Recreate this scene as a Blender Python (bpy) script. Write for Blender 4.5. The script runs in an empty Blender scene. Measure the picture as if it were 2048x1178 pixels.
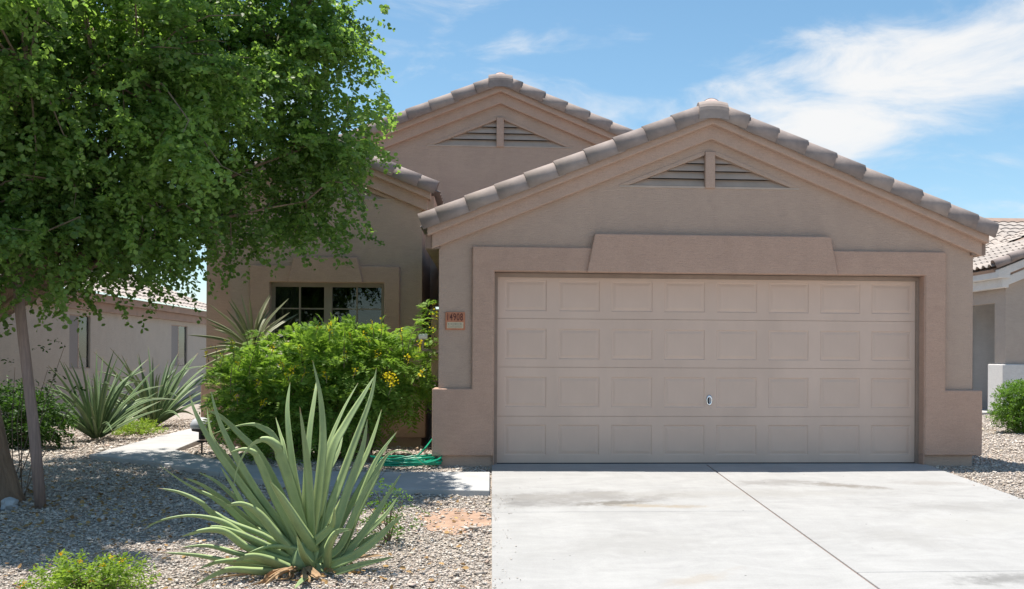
import bpy, math, random
import numpy as np
from mathutils import Vector, Matrix
random.seed(7); rng = np.random.default_rng(7)
R = math.radians
scene = bpy.context.scene
col = scene.collection

# ------------------------------------------------------------------ camera, sky, sun, exposure
CAM = Vector((-2.4928, -11.7772, 1.2088)); YAW, PITCH, ROLL = 0.066968, 0.000137, 0.005416
F_PX, CX, CY = 2100.0, 1123.47, 716.23
fwd = Vector((math.sin(YAW)*math.cos(PITCH), math.cos(YAW)*math.cos(PITCH), math.sin(PITCH)))
r0 = Vector((math.cos(YAW), -math.sin(YAW), 0)); u0 = r0.cross(fwd)
rgt = r0*math.cos(ROLL)+u0*math.sin(ROLL); up = -r0*math.sin(ROLL)+u0*math.cos(ROLL)
cd = bpy.data.cameras.new('camera'); cam = bpy.data.objects.new('camera', cd); col.objects.link(cam)
M = Matrix((rgt, up, -fwd)).transposed().to_4x4(); M.translation = CAM; cam.matrix_world = M
cd.sensor_width = 36; cd.sensor_fit = 'HORIZONTAL'; cd.lens = 36*F_PX/2048
cd.shift_x = (1024-CX)/2048; cd.shift_y = (CY-589)/2048
cd.clip_start = 0.05; cd.clip_end = 5000
scene.camera = cam
scene.view_settings.view_transform = 'Standard'; scene.view_settings.look = 'None'
scene.view_settings.gamma = 1.0; scene.view_settings.use_curve_mapping = False
scene.view_settings.exposure = 1.12

SUNV = Vector((-0.18, 0.09, 1.0)).normalized()          # towards the sun
world = bpy.data.worlds.new('World'); scene.world = world; world.use_nodes = True
nt = world.node_tree; nt.nodes.clear()
def N(nt, t, **kw):
    n = nt.nodes.new(t)
    for k, v in kw.items():
        if k == 'inp':
            for i, val in v.items(): n.inputs[i].default_value = val
        else: setattr(n, k, v)
    return n
def math_node(nt, op, a, b=None, clamp=False):
    n = nt.nodes.new('ShaderNodeMath'); n.operation = op; n.use_clamp = clamp
    for i, v in enumerate((a, b)):
        if v is None: continue
        if isinstance(v, (int, float)): n.inputs[i].default_value = v
        else: nt.links.new(v, n.inputs[i])
    return n.outputs[0]
sky = N(nt, 'ShaderNodeTexSky', sky_type='NISHITA', sun_disc=False)
sky.sun_elevation = math.asin(SUNV.z); sky.sun_rotation = math.atan2(SUNV.x, SUNV.y)
sky.air_density = 1.0; sky.dust_density = 0.35; sky.ozone_density = 2.5; sky.altitude = 350
tc = N(nt, 'ShaderNodeTexCoord')
def pxdir(u, v): return (fwd+rgt*((u-CX)/F_PX)-up*((v-CY)/F_PX)).normalized()
A = pxdir(1380, 245); B = pxdir(2100, 95)
bn = A.cross(B).normalized(); bt = (B-A).normalized()
def dot(vec):
    n = N(nt, 'ShaderNodeVectorMath', operation='DOT_PRODUCT'); nt.links.new(tc.outputs['Generated'], n.inputs[0]); n.inputs[1].default_value = vec
    return n.outputs['Value']
mp = N(nt, 'ShaderNodeMapping'); mp.inputs['Rotation'].default_value = (0, R(9), 0); mp.inputs['Scale'].default_value = (5.5, 5.5, 15)
nt.links.new(tc.outputs['Generated'], mp.inputs['Vector'])
n1 = N(nt, 'ShaderNodeTexNoise', inp={'Scale': 1.5, 'Detail': 9.0, 'Roughness': 0.6, 'Distortion': 0.5}); nt.links.new(mp.outputs[0], n1.inputs['Vector'])
n2 = N(nt, 'ShaderNodeTexNoise', inp={'Scale': 0.32, 'Detail': 3.0, 'Roughness': 0.5}); nt.links.new(mp.outputs[0], n2.inputs['Vector'])
a = dot(bn); al = math_node(nt, 'SUBTRACT', dot(bt), A.dot(bt))
g = math_node(nt, 'MULTIPLY', a, 13.5); g = math_node(nt, 'MULTIPLY', g, g); g = math_node(nt, 'SUBTRACT', 1.0, g, True)
ends = N(nt, 'ShaderNodeMapRange', interpolation_type='SMOOTHSTEP', inp={'From Min': -0.03, 'From Max': 0.12}); nt.links.new(al, ends.inputs['Value'])
band = math_node(nt, 'MULTIPLY', g, ends.outputs[0])
dens = math_node(nt, 'ADD', math_node(nt, 'MULTIPLY', n1.outputs[0], 1.15), math_node(nt, 'MULTIPLY', n2.outputs[0], 0.45))
dens = math_node(nt, 'ADD', dens, math_node(nt, 'MULTIPLY', band, 0.34))
cl = N(nt, 'ShaderNodeMapRange', interpolation_type='SMOOTHSTEP', inp={'From Min': 0.79, 'From Max': 1.30}); nt.links.new(dens, cl.inputs['Value'])
hs = N(nt, 'ShaderNodeHueSaturation', inp={'Hue': 0.486, 'Saturation': 1.06, 'Value': 1.0}); nt.links.new(sky.outputs[0], hs.inputs['Color'])
mixc = N(nt, 'ShaderNodeMix', data_type='RGBA'); nt.links.new(cl.outputs[0], mixc.inputs[0]); nt.links.new(hs.outputs[0], mixc.inputs[6])
mixc.inputs[7].default_value = (5.7, 5.75, 5.8, 1)
bg = N(nt, 'ShaderNodeBackground', inp={'Strength': 0.075}); nt.links.new(mixc.outputs[2], bg.inputs['Color'])
wo = N(nt, 'ShaderNodeOutputWorld'); nt.links.new(bg.outputs[0], wo.inputs[0])

sd = bpy.data.lights.new('sun', 'SUN'); sd.energy = 3.6; sd.angle = R(0.53); sd.color = (1.0, 0.94, 0.85)
so = bpy.data.objects.new('sun', sd); col.objects.link(so)
so.rotation_euler = (-SUNV).to_track_quat('-Z', 'Y').to_euler(); so.location = (0, 0, 30)

# ------------------------------------------------------------------ helpers
S_GR = 0.0457
def gz(y): return S_GR*y if y < 0 else 0.0
def at(u, v, Y):
    d = fwd+rgt*((u-CX)/F_PX)-up*((v-CY)/F_PX); return CAM+d*((Y-CAM.y)/d.y)
def depth(Y): return Y-CAM.y
def tag(o, label=None, cat=None, group=None, kind=None):
    if label: o['label'] = label
    if cat: o['category'] = cat
    if group: o['group'] = group
    if kind: o['kind'] = kind
    return o
def empty(name, loc, rz=0):
    o = bpy.data.objects.new(name, None); col.objects.link(o); o.location = loc; o.rotation_euler = (0, 0, rz); o.empty_display_size = .2
    return o
def attach(o, parent):
    if parent is not None:
        o.parent = parent; o.matrix_parent_inverse = parent_world(parent).inverted()
def parent_world(p):
    m = p.matrix_basis.copy()
    if p.parent: m = parent_world(p.parent) @ p.matrix_parent_inverse @ m
    return m
def link_mesh(name, me, parent=None, mat=None, loc=None):
    o = bpy.data.objects.new(name, me); col.objects.link(o)
    if mat and not me.materials: me.materials.append(mat)
    if loc is not None: o.location = loc
    attach(o, parent)
    return o
class MB:
    def __init__(s): s.v = []; s.f = []
    def add(s, vs, fs):
        b = len(s.v); s.v += [tuple(p) for p in vs]; s.f += [tuple(i+b for i in f) for f in fs]; return s
    def box(s, x0, x1, y0, y1, z0, z1):
        vs = [(x, y, z) for z in (z0, z1) for y in (y0, y1) for x in (x0, x1)]
        return s.add(vs, [(0, 2, 3, 1), (4, 5, 7, 6), (0, 1, 5, 4), (2, 6, 7, 3), (0, 4, 6, 2), (1, 3, 7, 5)])
    def hexa(s, bottom, top):
        return s.add(list(bottom)+list(top), [(3, 2, 1, 0), (4, 5, 6, 7), (0, 1, 5, 4), (1, 2, 6, 5), (2, 3, 7, 6), (3, 0, 4, 7)])
    def prism(s, poly, y0, y1):               # poly in xz, counter-clockwise seen from -y (front)
        n = len(poly); vs = [(x, y0, z) for x, z in poly]+[(x, y1, z) for x, z in poly]
        fs = [tuple(range(n)), tuple(range(2*n-1, n-1, -1))]+[(i, i+n, (i+1) % n+n, (i+1) % n) for i in range(n)]
        return s.add(vs, fs)
    def prism_x(s, poly, x0, x1):             # poly in yz
        n = len(poly); vs = [(x0, y, z) for y, z in poly]+[(x1, y, z) for y, z in poly]
        return s.add(vs, [tuple(range(n)), tuple(range(2*n-1, n-1, -1))]+[(i, i+n, (i+1) % n+n, (i+1) % n) for i in range(n)])
    def tube(s, path, rad, n=8, cap=True, jit=0):
        path = [Vector(p) for p in path]; m = len(path); b = len(s.v)
        if not hasattr(rad, '__len__'): rad = [rad]*m
        prev = None
        for i, p in enumerate(path):
            t = (path[min(i+1, m-1)]-path[max(i-1, 0)]).normalized()
            if prev is None: prev = t.orthogonal().normalized()
            a_ = (prev-t*prev.dot(t)); a_ = a_.normalized() if a_.length > 1e-6 else t.orthogonal().normalized()
            prev = a_; c = t.cross(a_)
            for k in range(n):
                w = 2*math.pi*k/n; rr = rad[i]*(1+(random.uniform(-jit, jit) if jit else 0))
                s.v.append(tuple(p+a_*math.cos(w)*rr+c*math.sin(w)*rr))
        for i in range(m-1):
            for k in range(n):
                k2 = (k+1) % n
                s.f.append((b+i*n+k, b+i*n+k2, b+(i+1)*n+k2, b+(i+1)*n+k))
        if cap:
            s.f.append(tuple(b+k for k in range(n-1, -1, -1))); s.f.append(tuple(b+(m-1)*n+k for k in range(n)))
        return s
    def lathe(s, prof, c=(0, 0, 0), n=20, ax='z', sx=1, sy=1):
        b = len(s.v)
        for r_, z in prof:
            for k in range(n):
                w = 2*math.pi*k/n; x, y = r_*math.cos(w)*sx, r_*math.sin(w)*sy
                s.v.append((c[0]+x, c[1]+y, c[2]+z) if ax == 'z' else (c[0]+x, c[1]-z, c[2]+y))
        for i in range(len(prof)-1):
            for k in range(n):
                k2 = (k+1) % n; s.f.append((b+i*n+k, b+i*n+k2, b+(i+1)*n+k2, b+(i+1)*n+k))
        return s
    def mesh(s, name='mesh', smooth=False):
        me = bpy.data.meshes.new(name); me.from_pydata(s.v, [], s.f)
        if smooth: me.polygons.foreach_set('use_smooth', [True]*len(me.polygons))
        me.update(); return me
    def build(s, name, mat, parent=None, smooth=False, bevel=0, seg=2, recalc=True):
        me = s.mesh(name, smooth)
        if recalc:
            import bmesh
            bm = bmesh.new(); bm.from_mesh(me); bmesh.ops.recalc_face_normals(bm, faces=bm.faces); bm.to_mesh(me); bm.free()
        o = link_mesh(name, me, parent, mat)
        if bevel:
            m = o.modifiers.new('bevel', 'BEVEL'); m.width = bevel; m.segments = seg; m.limit_method = 'ANGLE'; m.angle_limit = R(35)
        return o
def mesh_np(name, V, Fq, mat, parent=None, rnd=None, smooth=False):
    V = np.asarray(V, dtype=np.float32); Fq = np.asarray(Fq, dtype=np.int32); k = Fq.shape[1]
    me = bpy.data.meshes.new(name); me.vertices.add(len(V)); me.vertices.foreach_set('co', V.ravel())
    me.loops.add(Fq.size); me.loops.foreach_set('vertex_index', Fq.ravel())
    me.polygons.add(len(Fq)); me.polygons.foreach_set('loop_start', np.arange(0, Fq.size, k, dtype=np.int32)); me.polygons.foreach_set('loop_total', np.full(len(Fq), k, dtype=np.int32))
    if smooth: me.polygons.foreach_set('use_smooth', np.ones(len(Fq), dtype=bool))
    if rnd is not None:
        at_ = me.attributes.new('rnd', 'FLOAT', 'POINT'); at_.data.foreach_set('value', np.asarray(rnd, dtype=np.float32))
    me.update(calc_edges=True)
    return link_mesh(name, me, parent, mat)

# ------------------------------------------------------------------ materials
def new_mat(name):
    m = bpy.data.materials.new(name); m.use_nodes = True; nt = m.node_tree; nt.nodes.clear()
    out = nt.nodes.new('ShaderNodeOutputMaterial'); b = nt.nodes.new('ShaderNodeBsdfPrincipled'); nt.links.new(b.outputs[0], out.inputs[0])
    return m, nt, b, out
def noise(nt, scale, detail=4, rough=.55, sc=(1, 1, 1), coord='pos', dist=0.0):
    if coord == 'pos': src = N(nt, 'ShaderNodeNewGeometry').outputs['Position']
    else: src = N(nt, 'ShaderNodeTexCoord').outputs['Object']
    mp = N(nt, 'ShaderNodeMapping'); mp.inputs['Scale'].default_value = sc; nt.links.new(src, mp.inputs['Vector'])
    n = N(nt, 'ShaderNodeTexNoise', inp={'Scale': scale, 'Detail': detail, 'Roughness': rough, 'Distortion': dist}); nt.links.new(mp.outputs[0], n.inputs['Vector'])
    return n.outputs[0]
def ramp(nt, fac, stops):
    r_ = N(nt, 'ShaderNodeValToRGB'); e = r_.color_ramp.elements
    while len(e) < len(stops): e.new(.5)
    for i, (p, c) in enumerate(stops): e[i].position = p; e[i].color = (*c, 1)
    nt.links.new(fac, r_.inputs[0]); return r_.outputs[0]
def mix(nt, fac, a_, b_, mode='MIX'):
    m = N(nt, 'ShaderNodeMix', data_type='RGBA', blend_type=mode)
    for i, v in ((0, fac), (6, a_), (7, b_)):
        if isinstance(v, (int, float)): m.inputs[i].default_value = v
        elif isinstance(v, tuple): m.inputs[i].default_value = (*v, 1)
        else: nt.links.new(v, m.inputs[i])
    return m.outputs[2]
def bump(nt, b, h, strength=.5, dist=.005):
    n = N(nt, 'ShaderNodeBump', inp={'Strength': strength, 'Distance': dist}); nt.links.new(h, n.inputs['Height']); nt.links.new(n.outputs[0], b.inputs['Normal'])
def sc3(c, k): return tuple(x*k for x in c)

def stucco(name, c, c2, comb=1.0):
    m, nt, b, _ = new_mat(name)
    big = noise(nt, .9, 5, .6); fine = noise(nt, 9, 6, .7, (1, 1, 6)); grain = noise(nt, 120, 2, .6)
    base = mix(nt, ramp(nt, big, [(.35, (0, 0, 0)), (.68, (1, 1, 1))]), c, c2)
    base = mix(nt, .30, base, ramp(nt, fine, [(.3, sc3(c, .72)), (.7, sc3(c, 1.25))]))
    base = mix(nt, .22, base, ramp(nt, grain, [(.35, sc3(c, .55)), (.65, sc3(c, 1.4))]))
    base = mix(nt, .16, base, ramp(nt, noise(nt, 2.7, 7, .72, dist=.8), [(.36, sc3(c, .70)), (.60, sc3(c, 1.16))]))
    streak = noise(nt, 5, 4, .6, (1, 1, .09))
    base = mix(nt, .07, base, ramp(nt, streak, [(.35, sc3(c, .74)), (.62, sc3(c, 1.12))]))
    nt.links.new(base, b.inputs['Base Color']); b.inputs['Roughness'].default_value = .93; b.inputs['Specular IOR Level'].default_value = .25
    h = math_node(nt, 'ADD', math_node(nt, 'MULTIPLY', noise(nt, 14, 5, .7, (1, 1, 7), dist=.4), 1.0*comb), math_node(nt, 'MULTIPLY', noise(nt, 70, 3, .6), .6))
    bump(nt, b, h, .9, .012)
    return m
def plain(name, c, rough=.6, var=.15, scale=12, metallic=0, spec=.5, sc=(1, 1, 1), bmp=0):
    m, nt, b, _ = new_mat(name); n = noise(nt, scale, 5, .6, sc, 'obj')
    nt.links.new(ramp(nt, n, [(.3, sc3(c, 1-var)), (.7, sc3(c, 1+var))]), b.inputs['Base Color'])
    b.inputs['Roughness'].default_value = rough; b.inputs['Metallic'].default_value = metallic; b.inputs['Specular IOR Level'].default_value = spec
    if bmp: bump(nt, b, n, .6, bmp)
    return m
def tilemat(name, c, c2):
    m, nt, b, _ = new_mat(name); oi = N(nt, 'ShaderNodeObjectInfo')
    base = ramp(nt, oi.outputs['Random'], [(0, sc3(c, .84)), (.35, c), (.7, c2), (1, sc3(c2, 1.1))])
    n = noise(nt, 7, 6, .65); base = mix(nt, .45, base, ramp(nt, n, [(.3, sc3(c, .7)), (.7, sc3(c2, 1.2))]))
    nt.links.new(base, b.inputs['Base Color']); b.inputs['Roughness'].default_value = .82; b.inputs['Specular IOR Level'].default_value = .35
    bump(nt, b, noise(nt, 60, 3, .6), .3, .003); return m
def leafmat(name, dark, light, trans, tw=.4, rough=.45, yellow=None, glossy=.35):
    m, nt, b, out = new_mat(name)
    at_ = N(nt, 'ShaderNodeAttribute', attribute_name='rnd')
    stops = [(0, dark), (.75, light)]
    if yellow: stops += [(.93, light), (1, yellow)]
    c = ramp(nt, at_.outputs['Fac'], stops)
    nt.links.new(c, b.inputs['Base Color']); b.inputs['Roughness'].default_value = rough; b.inputs['Specular IOR Level'].default_value = glossy
    t = N(nt, 'ShaderNodeBsdfTranslucent'); tcol = mix(nt, 1.0, c, trans, 'MULTIPLY'); nt.links.new(tcol, t.inputs['Color'])
    ms = N(nt, 'ShaderNodeMixShader', inp={0: tw}); nt.links.new(b.outputs[0], ms.inputs[1]); nt.links.new(t.outputs[0], ms.inputs[2]); nt.links.new(ms.outputs[0], out.inputs[0])
    return m
MAT = {}
MAT['wall'] = stucco('stucco_wall', (.512, .378, .301), (.470, .346, .278))
MAT['trim'] = stucco('stucco_trim', (.528, .354, .273), (.488, .328, .255))
MAT['rake'] = stucco('stucco_rake', (.508, .362, .287), (.472, .336, .268), .5)
MAT['door'] = plain('door_paint', (.632, .470, .380), .62, .075, 1.8, spec=.35, sc=(1, 1, .35), bmp=.0006)
MAT['stop'] = plain('door_stop_paint', (.30, .225, .18), .7, .1, 6)
MAT['slat'] = plain('vent_paint', (.46, .365, .30), .7, .1, 5)
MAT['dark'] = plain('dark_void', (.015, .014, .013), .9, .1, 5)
MAT['black'] = plain('black_rubber', (.02, .02, .022), .7, .2, 20)
MAT['tile'] = tilemat('concrete_tile', (.275, .228, .215), (.33, .272, .245))
MAT['tile_b'] = tilemat('neighbour_tile', (.33, .295, .27), (.41, .355, .315))
MAT['mortar'] = plain('ridge_mortar', (.56, .42, .38), .9, .2, 25, bmp=.004)
MAT['nwall_l'] = stucco('neighbour_wall_grey', (.42, .39, .35), (.39, .36, .325))
MAT['nwall_r'] = stucco('neighbour_wall_beige', (.44, .37, .32), (.41, .35, .30))
MAT['nwhite'] = stucco('neighbour_trim_white', (.66, .64, .62), (.60, .59, .57), .5)
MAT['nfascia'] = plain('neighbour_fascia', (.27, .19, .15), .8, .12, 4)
MAT['winframe'] = plain('window_frame', (.27, .225, .185), .5, .08, 6)
MAT['curtain'] = plain('curtain', (.42, .43, .38), .9, .15, 9, sc=(6, 6, .2))
MAT['chrome'] = plain('chrome', (.78, .79, .82), .22, .05, 10, metallic=1)
MAT['white'] = plain('white_enamel', (.78, .78, .76), .4, .05, 10)
MAT['terracotta'] = plain('terracotta', (.50, .20, .11), .75, .18, 22, bmp=.002)
MAT['digit'] = plain('digit_paint', (.10, .022, .015), .6, .15, 30)
MAT['cream'] = plain('cream_panel', (.58, .48, .33), .7, .12, 40)
MAT['greymark'] = plain('worn_print', (.28, .25, .20), .8, .3, 60)
MAT['hose'] = plain('green_hose', (.0, .27, .155), .33, .2, 14)
MAT['stake'] = plain('stake_wood', (.26, .19, .165), .85, .25, 8, sc=(8, 8, .6), bmp=.004)
MAT['grey_lamp'] = plain('lamp_grey', (.46, .47, .50), .45, .12, 9)
MAT['rock'] = plain('pale_rock', (.36, .38, .40), .9, .25, 9, bmp=.01)
MAT['blind'] = plain('blind_white', (.72, .72, .70), .6, .05, 4)
MAT['screen'] = plain('sun_screen', (.20, .19, .19), .8, .08, 30)

def m_bark():
    m, nt, b, _ = new_mat('bark'); n = noise(nt, 16, 7, .7, (1, 1, .16), dist=.6); n2 = noise(nt, 3, 4)
    c = ramp(nt, n, [(.3, (.09, .058, .038)), (.5, (.25, .17, .115)), (.72, (.40, .29, .205))]); c = mix(nt, .35, c, ramp(nt, n2, [(.3, (.17, .115, .08)), (.7, (.34, .245, .175))]))
    nt.links.new(c, b.inputs['Base Color']); b.inputs['Roughness'].default_value = .95; bump(nt, b, n, 1.0, .03); return m
MAT['bark'] = m_bark()
def m_concrete(name, drive):
    m, nt, b, _ = new_mat(name)
    c = ramp(nt, noise(nt, .7, 6, .62), [(.3, (.297, .294, .289)), (.7, (.350, .347, .341))])
    c = mix(nt, .35, c, ramp(nt, noise(nt, 4, 6, .7, (.5, 2.2, 1)), [(.3, (.268, .266, .262)), (.68, (.372, .369, .363))]))
    c = mix(nt, .16, c, ramp(nt, noise(nt, 90, 3, .6), [(.3, (.30, .30, .295)), (.7, (.62, .62, .62))]))
    geo = N(nt, 'ShaderNodeNewGeometry'); pos = geo.outputs['Position']
    def stain(cx, cy, rx, ry, rot, colr, amt, ns):
        nonlocal c
        mp = N(nt, 'ShaderNodeMapping', vector_type='TEXTURE'); mp.inputs['Location'].default_value = (cx, cy, -.05); mp.inputs['Rotation'].default_value = (0, 0, R(rot)); mp.inputs['Scale'].default_value = (rx, ry, 3)
        nt.links.new(pos, mp.inputs['Vector'])
        ln = N(nt, 'ShaderNodeVectorMath', operation='LENGTH'); nt.links.new(mp.outputs[0], ln.inputs[0])
        d_ = math_node(nt, 'ADD', ln.outputs['Value'], math_node(nt, 'MULTIPLY', math_node(nt, 'SUBTRACT', noise(nt, ns, 7, .72), .5), 2.6))
        k = N(nt, 'ShaderNodeMapRange', interpolation_type='SMOOTHSTEP', inp={'From Min': 1.05, 'From Max': .15, 'To Min': 0, 'To Max': amt}); nt.links.new(d_, k.inputs['Value'])
        c = mix(nt, k.outputs[0], c, colr)
    if drive:
        c = mix(nt, .32, c, ramp(nt, noise(nt, 1.7, 8, .72, (1, 1.6, 1), dist=1.2), [(.32, (.21, .21, .212)), (.66, (.41, .41, .41))]))
        c = mix(nt, .05, c, ramp(nt, noise(nt, 2.4, 5, .6, (3.5, .25, 1)), [(.36, (.22, .22, .22)), (.62, (.44, .44, .44))]))
        stain(-1.40, -2.35, .34, .13, 8, (.10, .085, .06), .72, 6)
        stain(-1.75, -2.1, 1.2, .48, 4, (.17, .16, .15), .62, 3)
        stain(-2.2, -2.35, .35, .25, 0, (.15, .145, .14), .55, 5)
        stain(1.7, -2.6, 1.2, .35, 12, (.22, .215, .205), .45, 3)
        stain(-1.4, -4.0, .9, .5, 30, (.25, .245, .235), .35, 3)
        stain(.7, -3.9, .8, .45, -20, (.25, .245, .235), .38, 3)
        stain(-1.0, -2.5, .55, .12, -6, (.26, .20, .12), .5, 5)
        stain(1.05, -1.45, .62, .16, -22, (.13, .11, .085), .62, 5)
        stain(.35, -1.25, .55, .28, 0, (.19, .18, .17), .55, 4)
        stain(2.0, -1.3, .5, .2, -8, (.22, .20, .18), .42, 4)
        stain(-.2, -1.9, 2.4, .3, 2, (.27, .26, .24), .38, 4)
        stain(.9, -5.1, .55, .18, 6, (.10, .10, .095), .55, 5)
        stain(-1.1, -5.0, .4, .14, 40, (.30, .25, .19), .4, 4)
        stain(1.6, -3.3, 1.3, .5, 20, (.33, .325, .31), .4, 3)
        sp = N(nt, 'ShaderNodeTexVoronoi', inp={'Scale': 3.6}); nt.links.new(pos, sp.inputs['Vector'])
        k = N(nt, 'ShaderNodeMapRange', inp={'From Min': .040, 'From Max': .022, 'To Min': 0, 'To Max': .8}); nt.links.new(sp.outputs['Distance'], k.inputs['Value']); c = mix(nt, k.outputs[0], c, (.05, .045, .04))
    else:
        c = mix(nt, .5, c, ramp(nt, noise(nt, 1.6, 6, .65), [(.35, (.36, .357, .35)), (.62, (.54, .535, .53))]))
    nt.links.new(c, b.inputs['Base Color']); b.inputs['Roughness'].default_value = .9; b.inputs['Specular IOR Level'].default_value = .25
    bump(nt, b, math_node(nt, 'ADD', noise(nt, 60, 4, .6, (.4, 1.6, 1)), noise(nt, 7, 3)), .35, .003); return m
MAT['drive'] = m_concrete('driveway_concrete', True); MAT['walk'] = m_concrete('walkway_concrete', False)
def m_gravel():
    m, nt, b, _ = new_mat('gravel_ground'); pos = N(nt, 'ShaderNodeNewGeometry').outputs['Position']
    v = N(nt, 'ShaderNodeTexVoronoi', inp={'Scale': 38.0}); nt.links.new(pos, v.inputs['Vector'])
    s = N(nt, 'ShaderNodeSeparateColor'); nt.links.new(v.outputs['Color'], s.inputs[0])
    c = ramp(nt, s.outputs[0], [(0, (.20, .165, .14)), (.3, (.38, .325, .28)), (.6, (.46, .41, .36)), (.85, (.55, .50, .44)), (1, (.42, .29, .22))])
    c = mix(nt, .35, c, ramp(nt, noise(nt, .6, 4), [(.3, (.24, .20, .17)), (.7, (.38, .34, .30))]))
    nt.links.new(c, b.inputs['Base Color']); b.inputs['Roughness'].default_value = .95
    bump(nt, b, math_node(nt, 'SUBTRACT', 1.0, v.outputs['Distance']), 1.0, .02); return m
MAT['gravel'] = m_gravel()
def m_pebble():
    m, nt, b, _ = new_mat('pebble'); at_ = N(nt, 'ShaderNodeAttribute', attribute_name='rnd')
    c = ramp(nt, at_.outputs['Fac'], [(0, (.24, .195, .16)), (.14, (.40, .335, .28)), (.45, (.54, .47, .40)), (.72, (.60, .535, .465)), (.86, (.68, .62, .55)), (.90, (.56, .44, .28)), (.95, (.44, .28, .21)), (1, (.70, .67, .62))])
    c = mix(nt, .3, c, ramp(nt, noise(nt, 80, 3), [(.3, (.4, .35, .31)), (.7, (.68, .63, .58))]))
    nt.links.new(c, b.inputs['Base Color']); b.inputs['Roughness'].default_value = .88; return m
MAT['pebble'] = m_pebble()
MAT['dirt'] = plain('bare_dirt', (.36, .235, .165), .95, .25, 6, bmp=.01)
MAT['asphalt'] = plain('asphalt', (.06, .06, .062), .9, .25, 8)
def m_glass(name, tint):
    m, nt, b, out = new_mat(name); nt.nodes.remove(b)
    g_ = N(nt, 'ShaderNodeBsdfGlossy', inp={'Roughness': .02, 'Color': (.8, .86, .9, 1)}); t = N(nt, 'ShaderNodeBsdfTransparent', inp={'Color': tint})
    fr = N(nt, 'ShaderNodeFresnel', inp={'IOR': 1.5}); k = math_node(nt, 'ADD', fr.outputs[0], .02, True)
    bp = N(nt, 'ShaderNodeBump', inp={'Strength': .08, 'Distance': .02}); nt.links.new(noise(nt, 1.8, 2), bp.inputs['Height']); nt.links.new(bp.outputs[0], g_.inputs['Normal'])
    ms = N(nt, 'ShaderNodeMixShader'); nt.links.new(k, ms.inputs[0]); nt.links.new(t.outputs[0], ms.inputs[1]); nt.links.new(g_.outputs[0], ms.inputs[2]); nt.links.new(ms.outputs[0], out.inputs[0]); return m
MAT['glass'] = m_glass('window_glass', (.55, .58, .56, 1)); MAT['glass_clear'] = m_glass('clear_glass', (.85, .87, .88, 1))
def m_agave(name, a1, a2, a3):
    m, nt, b, _ = new_mat(name); oi = N(nt, 'ShaderNodeObjectInfo')
    c = ramp(nt, oi.outputs['Random'], [(0, a1), (.6, a2), (1, a3)])
    c = mix(nt, .4, c, ramp(nt, noise(nt, 7, 5, .6), [(.3, sc3(a1, .75)), (.7, sc3(a3, 1.15))]))
    c = mix(nt, ramp(nt, noise(nt, 26, 4, .7), [(.60, (0, 0, 0)), (.72, (.85, .85, .85))]), c, (.27, .235, .12))
    c = mix(nt, .35, c, ramp(nt, noise(nt, 3.2, 6, .7, (1, 1, .6)), [(.35, sc3(a1, .7)), (.65, sc3(a3, 1.2))]))
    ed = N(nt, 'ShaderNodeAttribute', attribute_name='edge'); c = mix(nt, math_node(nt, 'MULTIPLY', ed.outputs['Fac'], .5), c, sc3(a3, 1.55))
    at_ = N(nt, 'ShaderNodeAttribute', attribute_name='tip')
    c = mix(nt, at_.outputs['Fac'], c, (.27, .19, .10))
    nt.links.new(c, b.inputs['Base Color']); b.inputs['Roughness'].default_value = .55; b.inputs['Specular IOR Level'].default_value = .38
    b.inputs['Subsurface Weight'].default_value = .0
    bump(nt, b, noise(nt, 40, 3, .6), .15, .003); return m
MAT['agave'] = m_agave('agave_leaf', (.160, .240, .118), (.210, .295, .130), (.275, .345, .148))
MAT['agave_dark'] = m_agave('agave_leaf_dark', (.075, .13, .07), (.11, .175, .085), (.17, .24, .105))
MAT['deadleaf'] = plain('dead_leaf', (.34, .22, .12), .9, .3, 20)
MAT['sissoo'] = leafmat('tree_leaf', (.046, .096, .028), (.185, .30, .085), (2.2, 2.15, 1.1), .5, .42, (.34, .34, .11), .35)
MAT['shrubleaf'] = leafmat('shrub_leaf', (.095, .190, .036), (.235, .365, .078), (1.8, 1.8, .9), .4, .55, (.45, .42, .08), .2)
MAT['petal'] = leafmat('yellow_petal', (.62, .50, .02), (.80, .68, .03), (1.2, 1.2, .8), .35, .6, None, .2)
MAT['orange'] = leafmat('orange_petal', (.75, .30, .02), (.85, .55, .03), (1.2, 1.2, .8), .3, .6, None, .2)
MAT['yucca'] = leafmat('yucca_leaf', (.12, .15, .065), (.34, .34, .22), (1.5, 1.5, .9), .2, .5, (.52, .46, .33), .4)
MAT['lantana'] = leafmat('lantana_leaf', (.10, .18, .03), (.26, .36, .065), (1.8, 1.9, .8), .38, .55, (.42, .40, .14), .2)
MAT['hedge'] = leafmat('hedge_leaf', (.05, .12, .02), (.15, .27, .04), (2.0, 2.0, .8), .35, .5, None, .3)
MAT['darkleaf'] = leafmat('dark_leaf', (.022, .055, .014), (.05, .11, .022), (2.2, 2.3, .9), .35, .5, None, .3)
MAT['stem'] = plain('green_stem', (.16, .15, .07), .8, .25, 14)
MAT['twig'] = plain('twig', (.17, .125, .085), .9, .2, 14)

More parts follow.
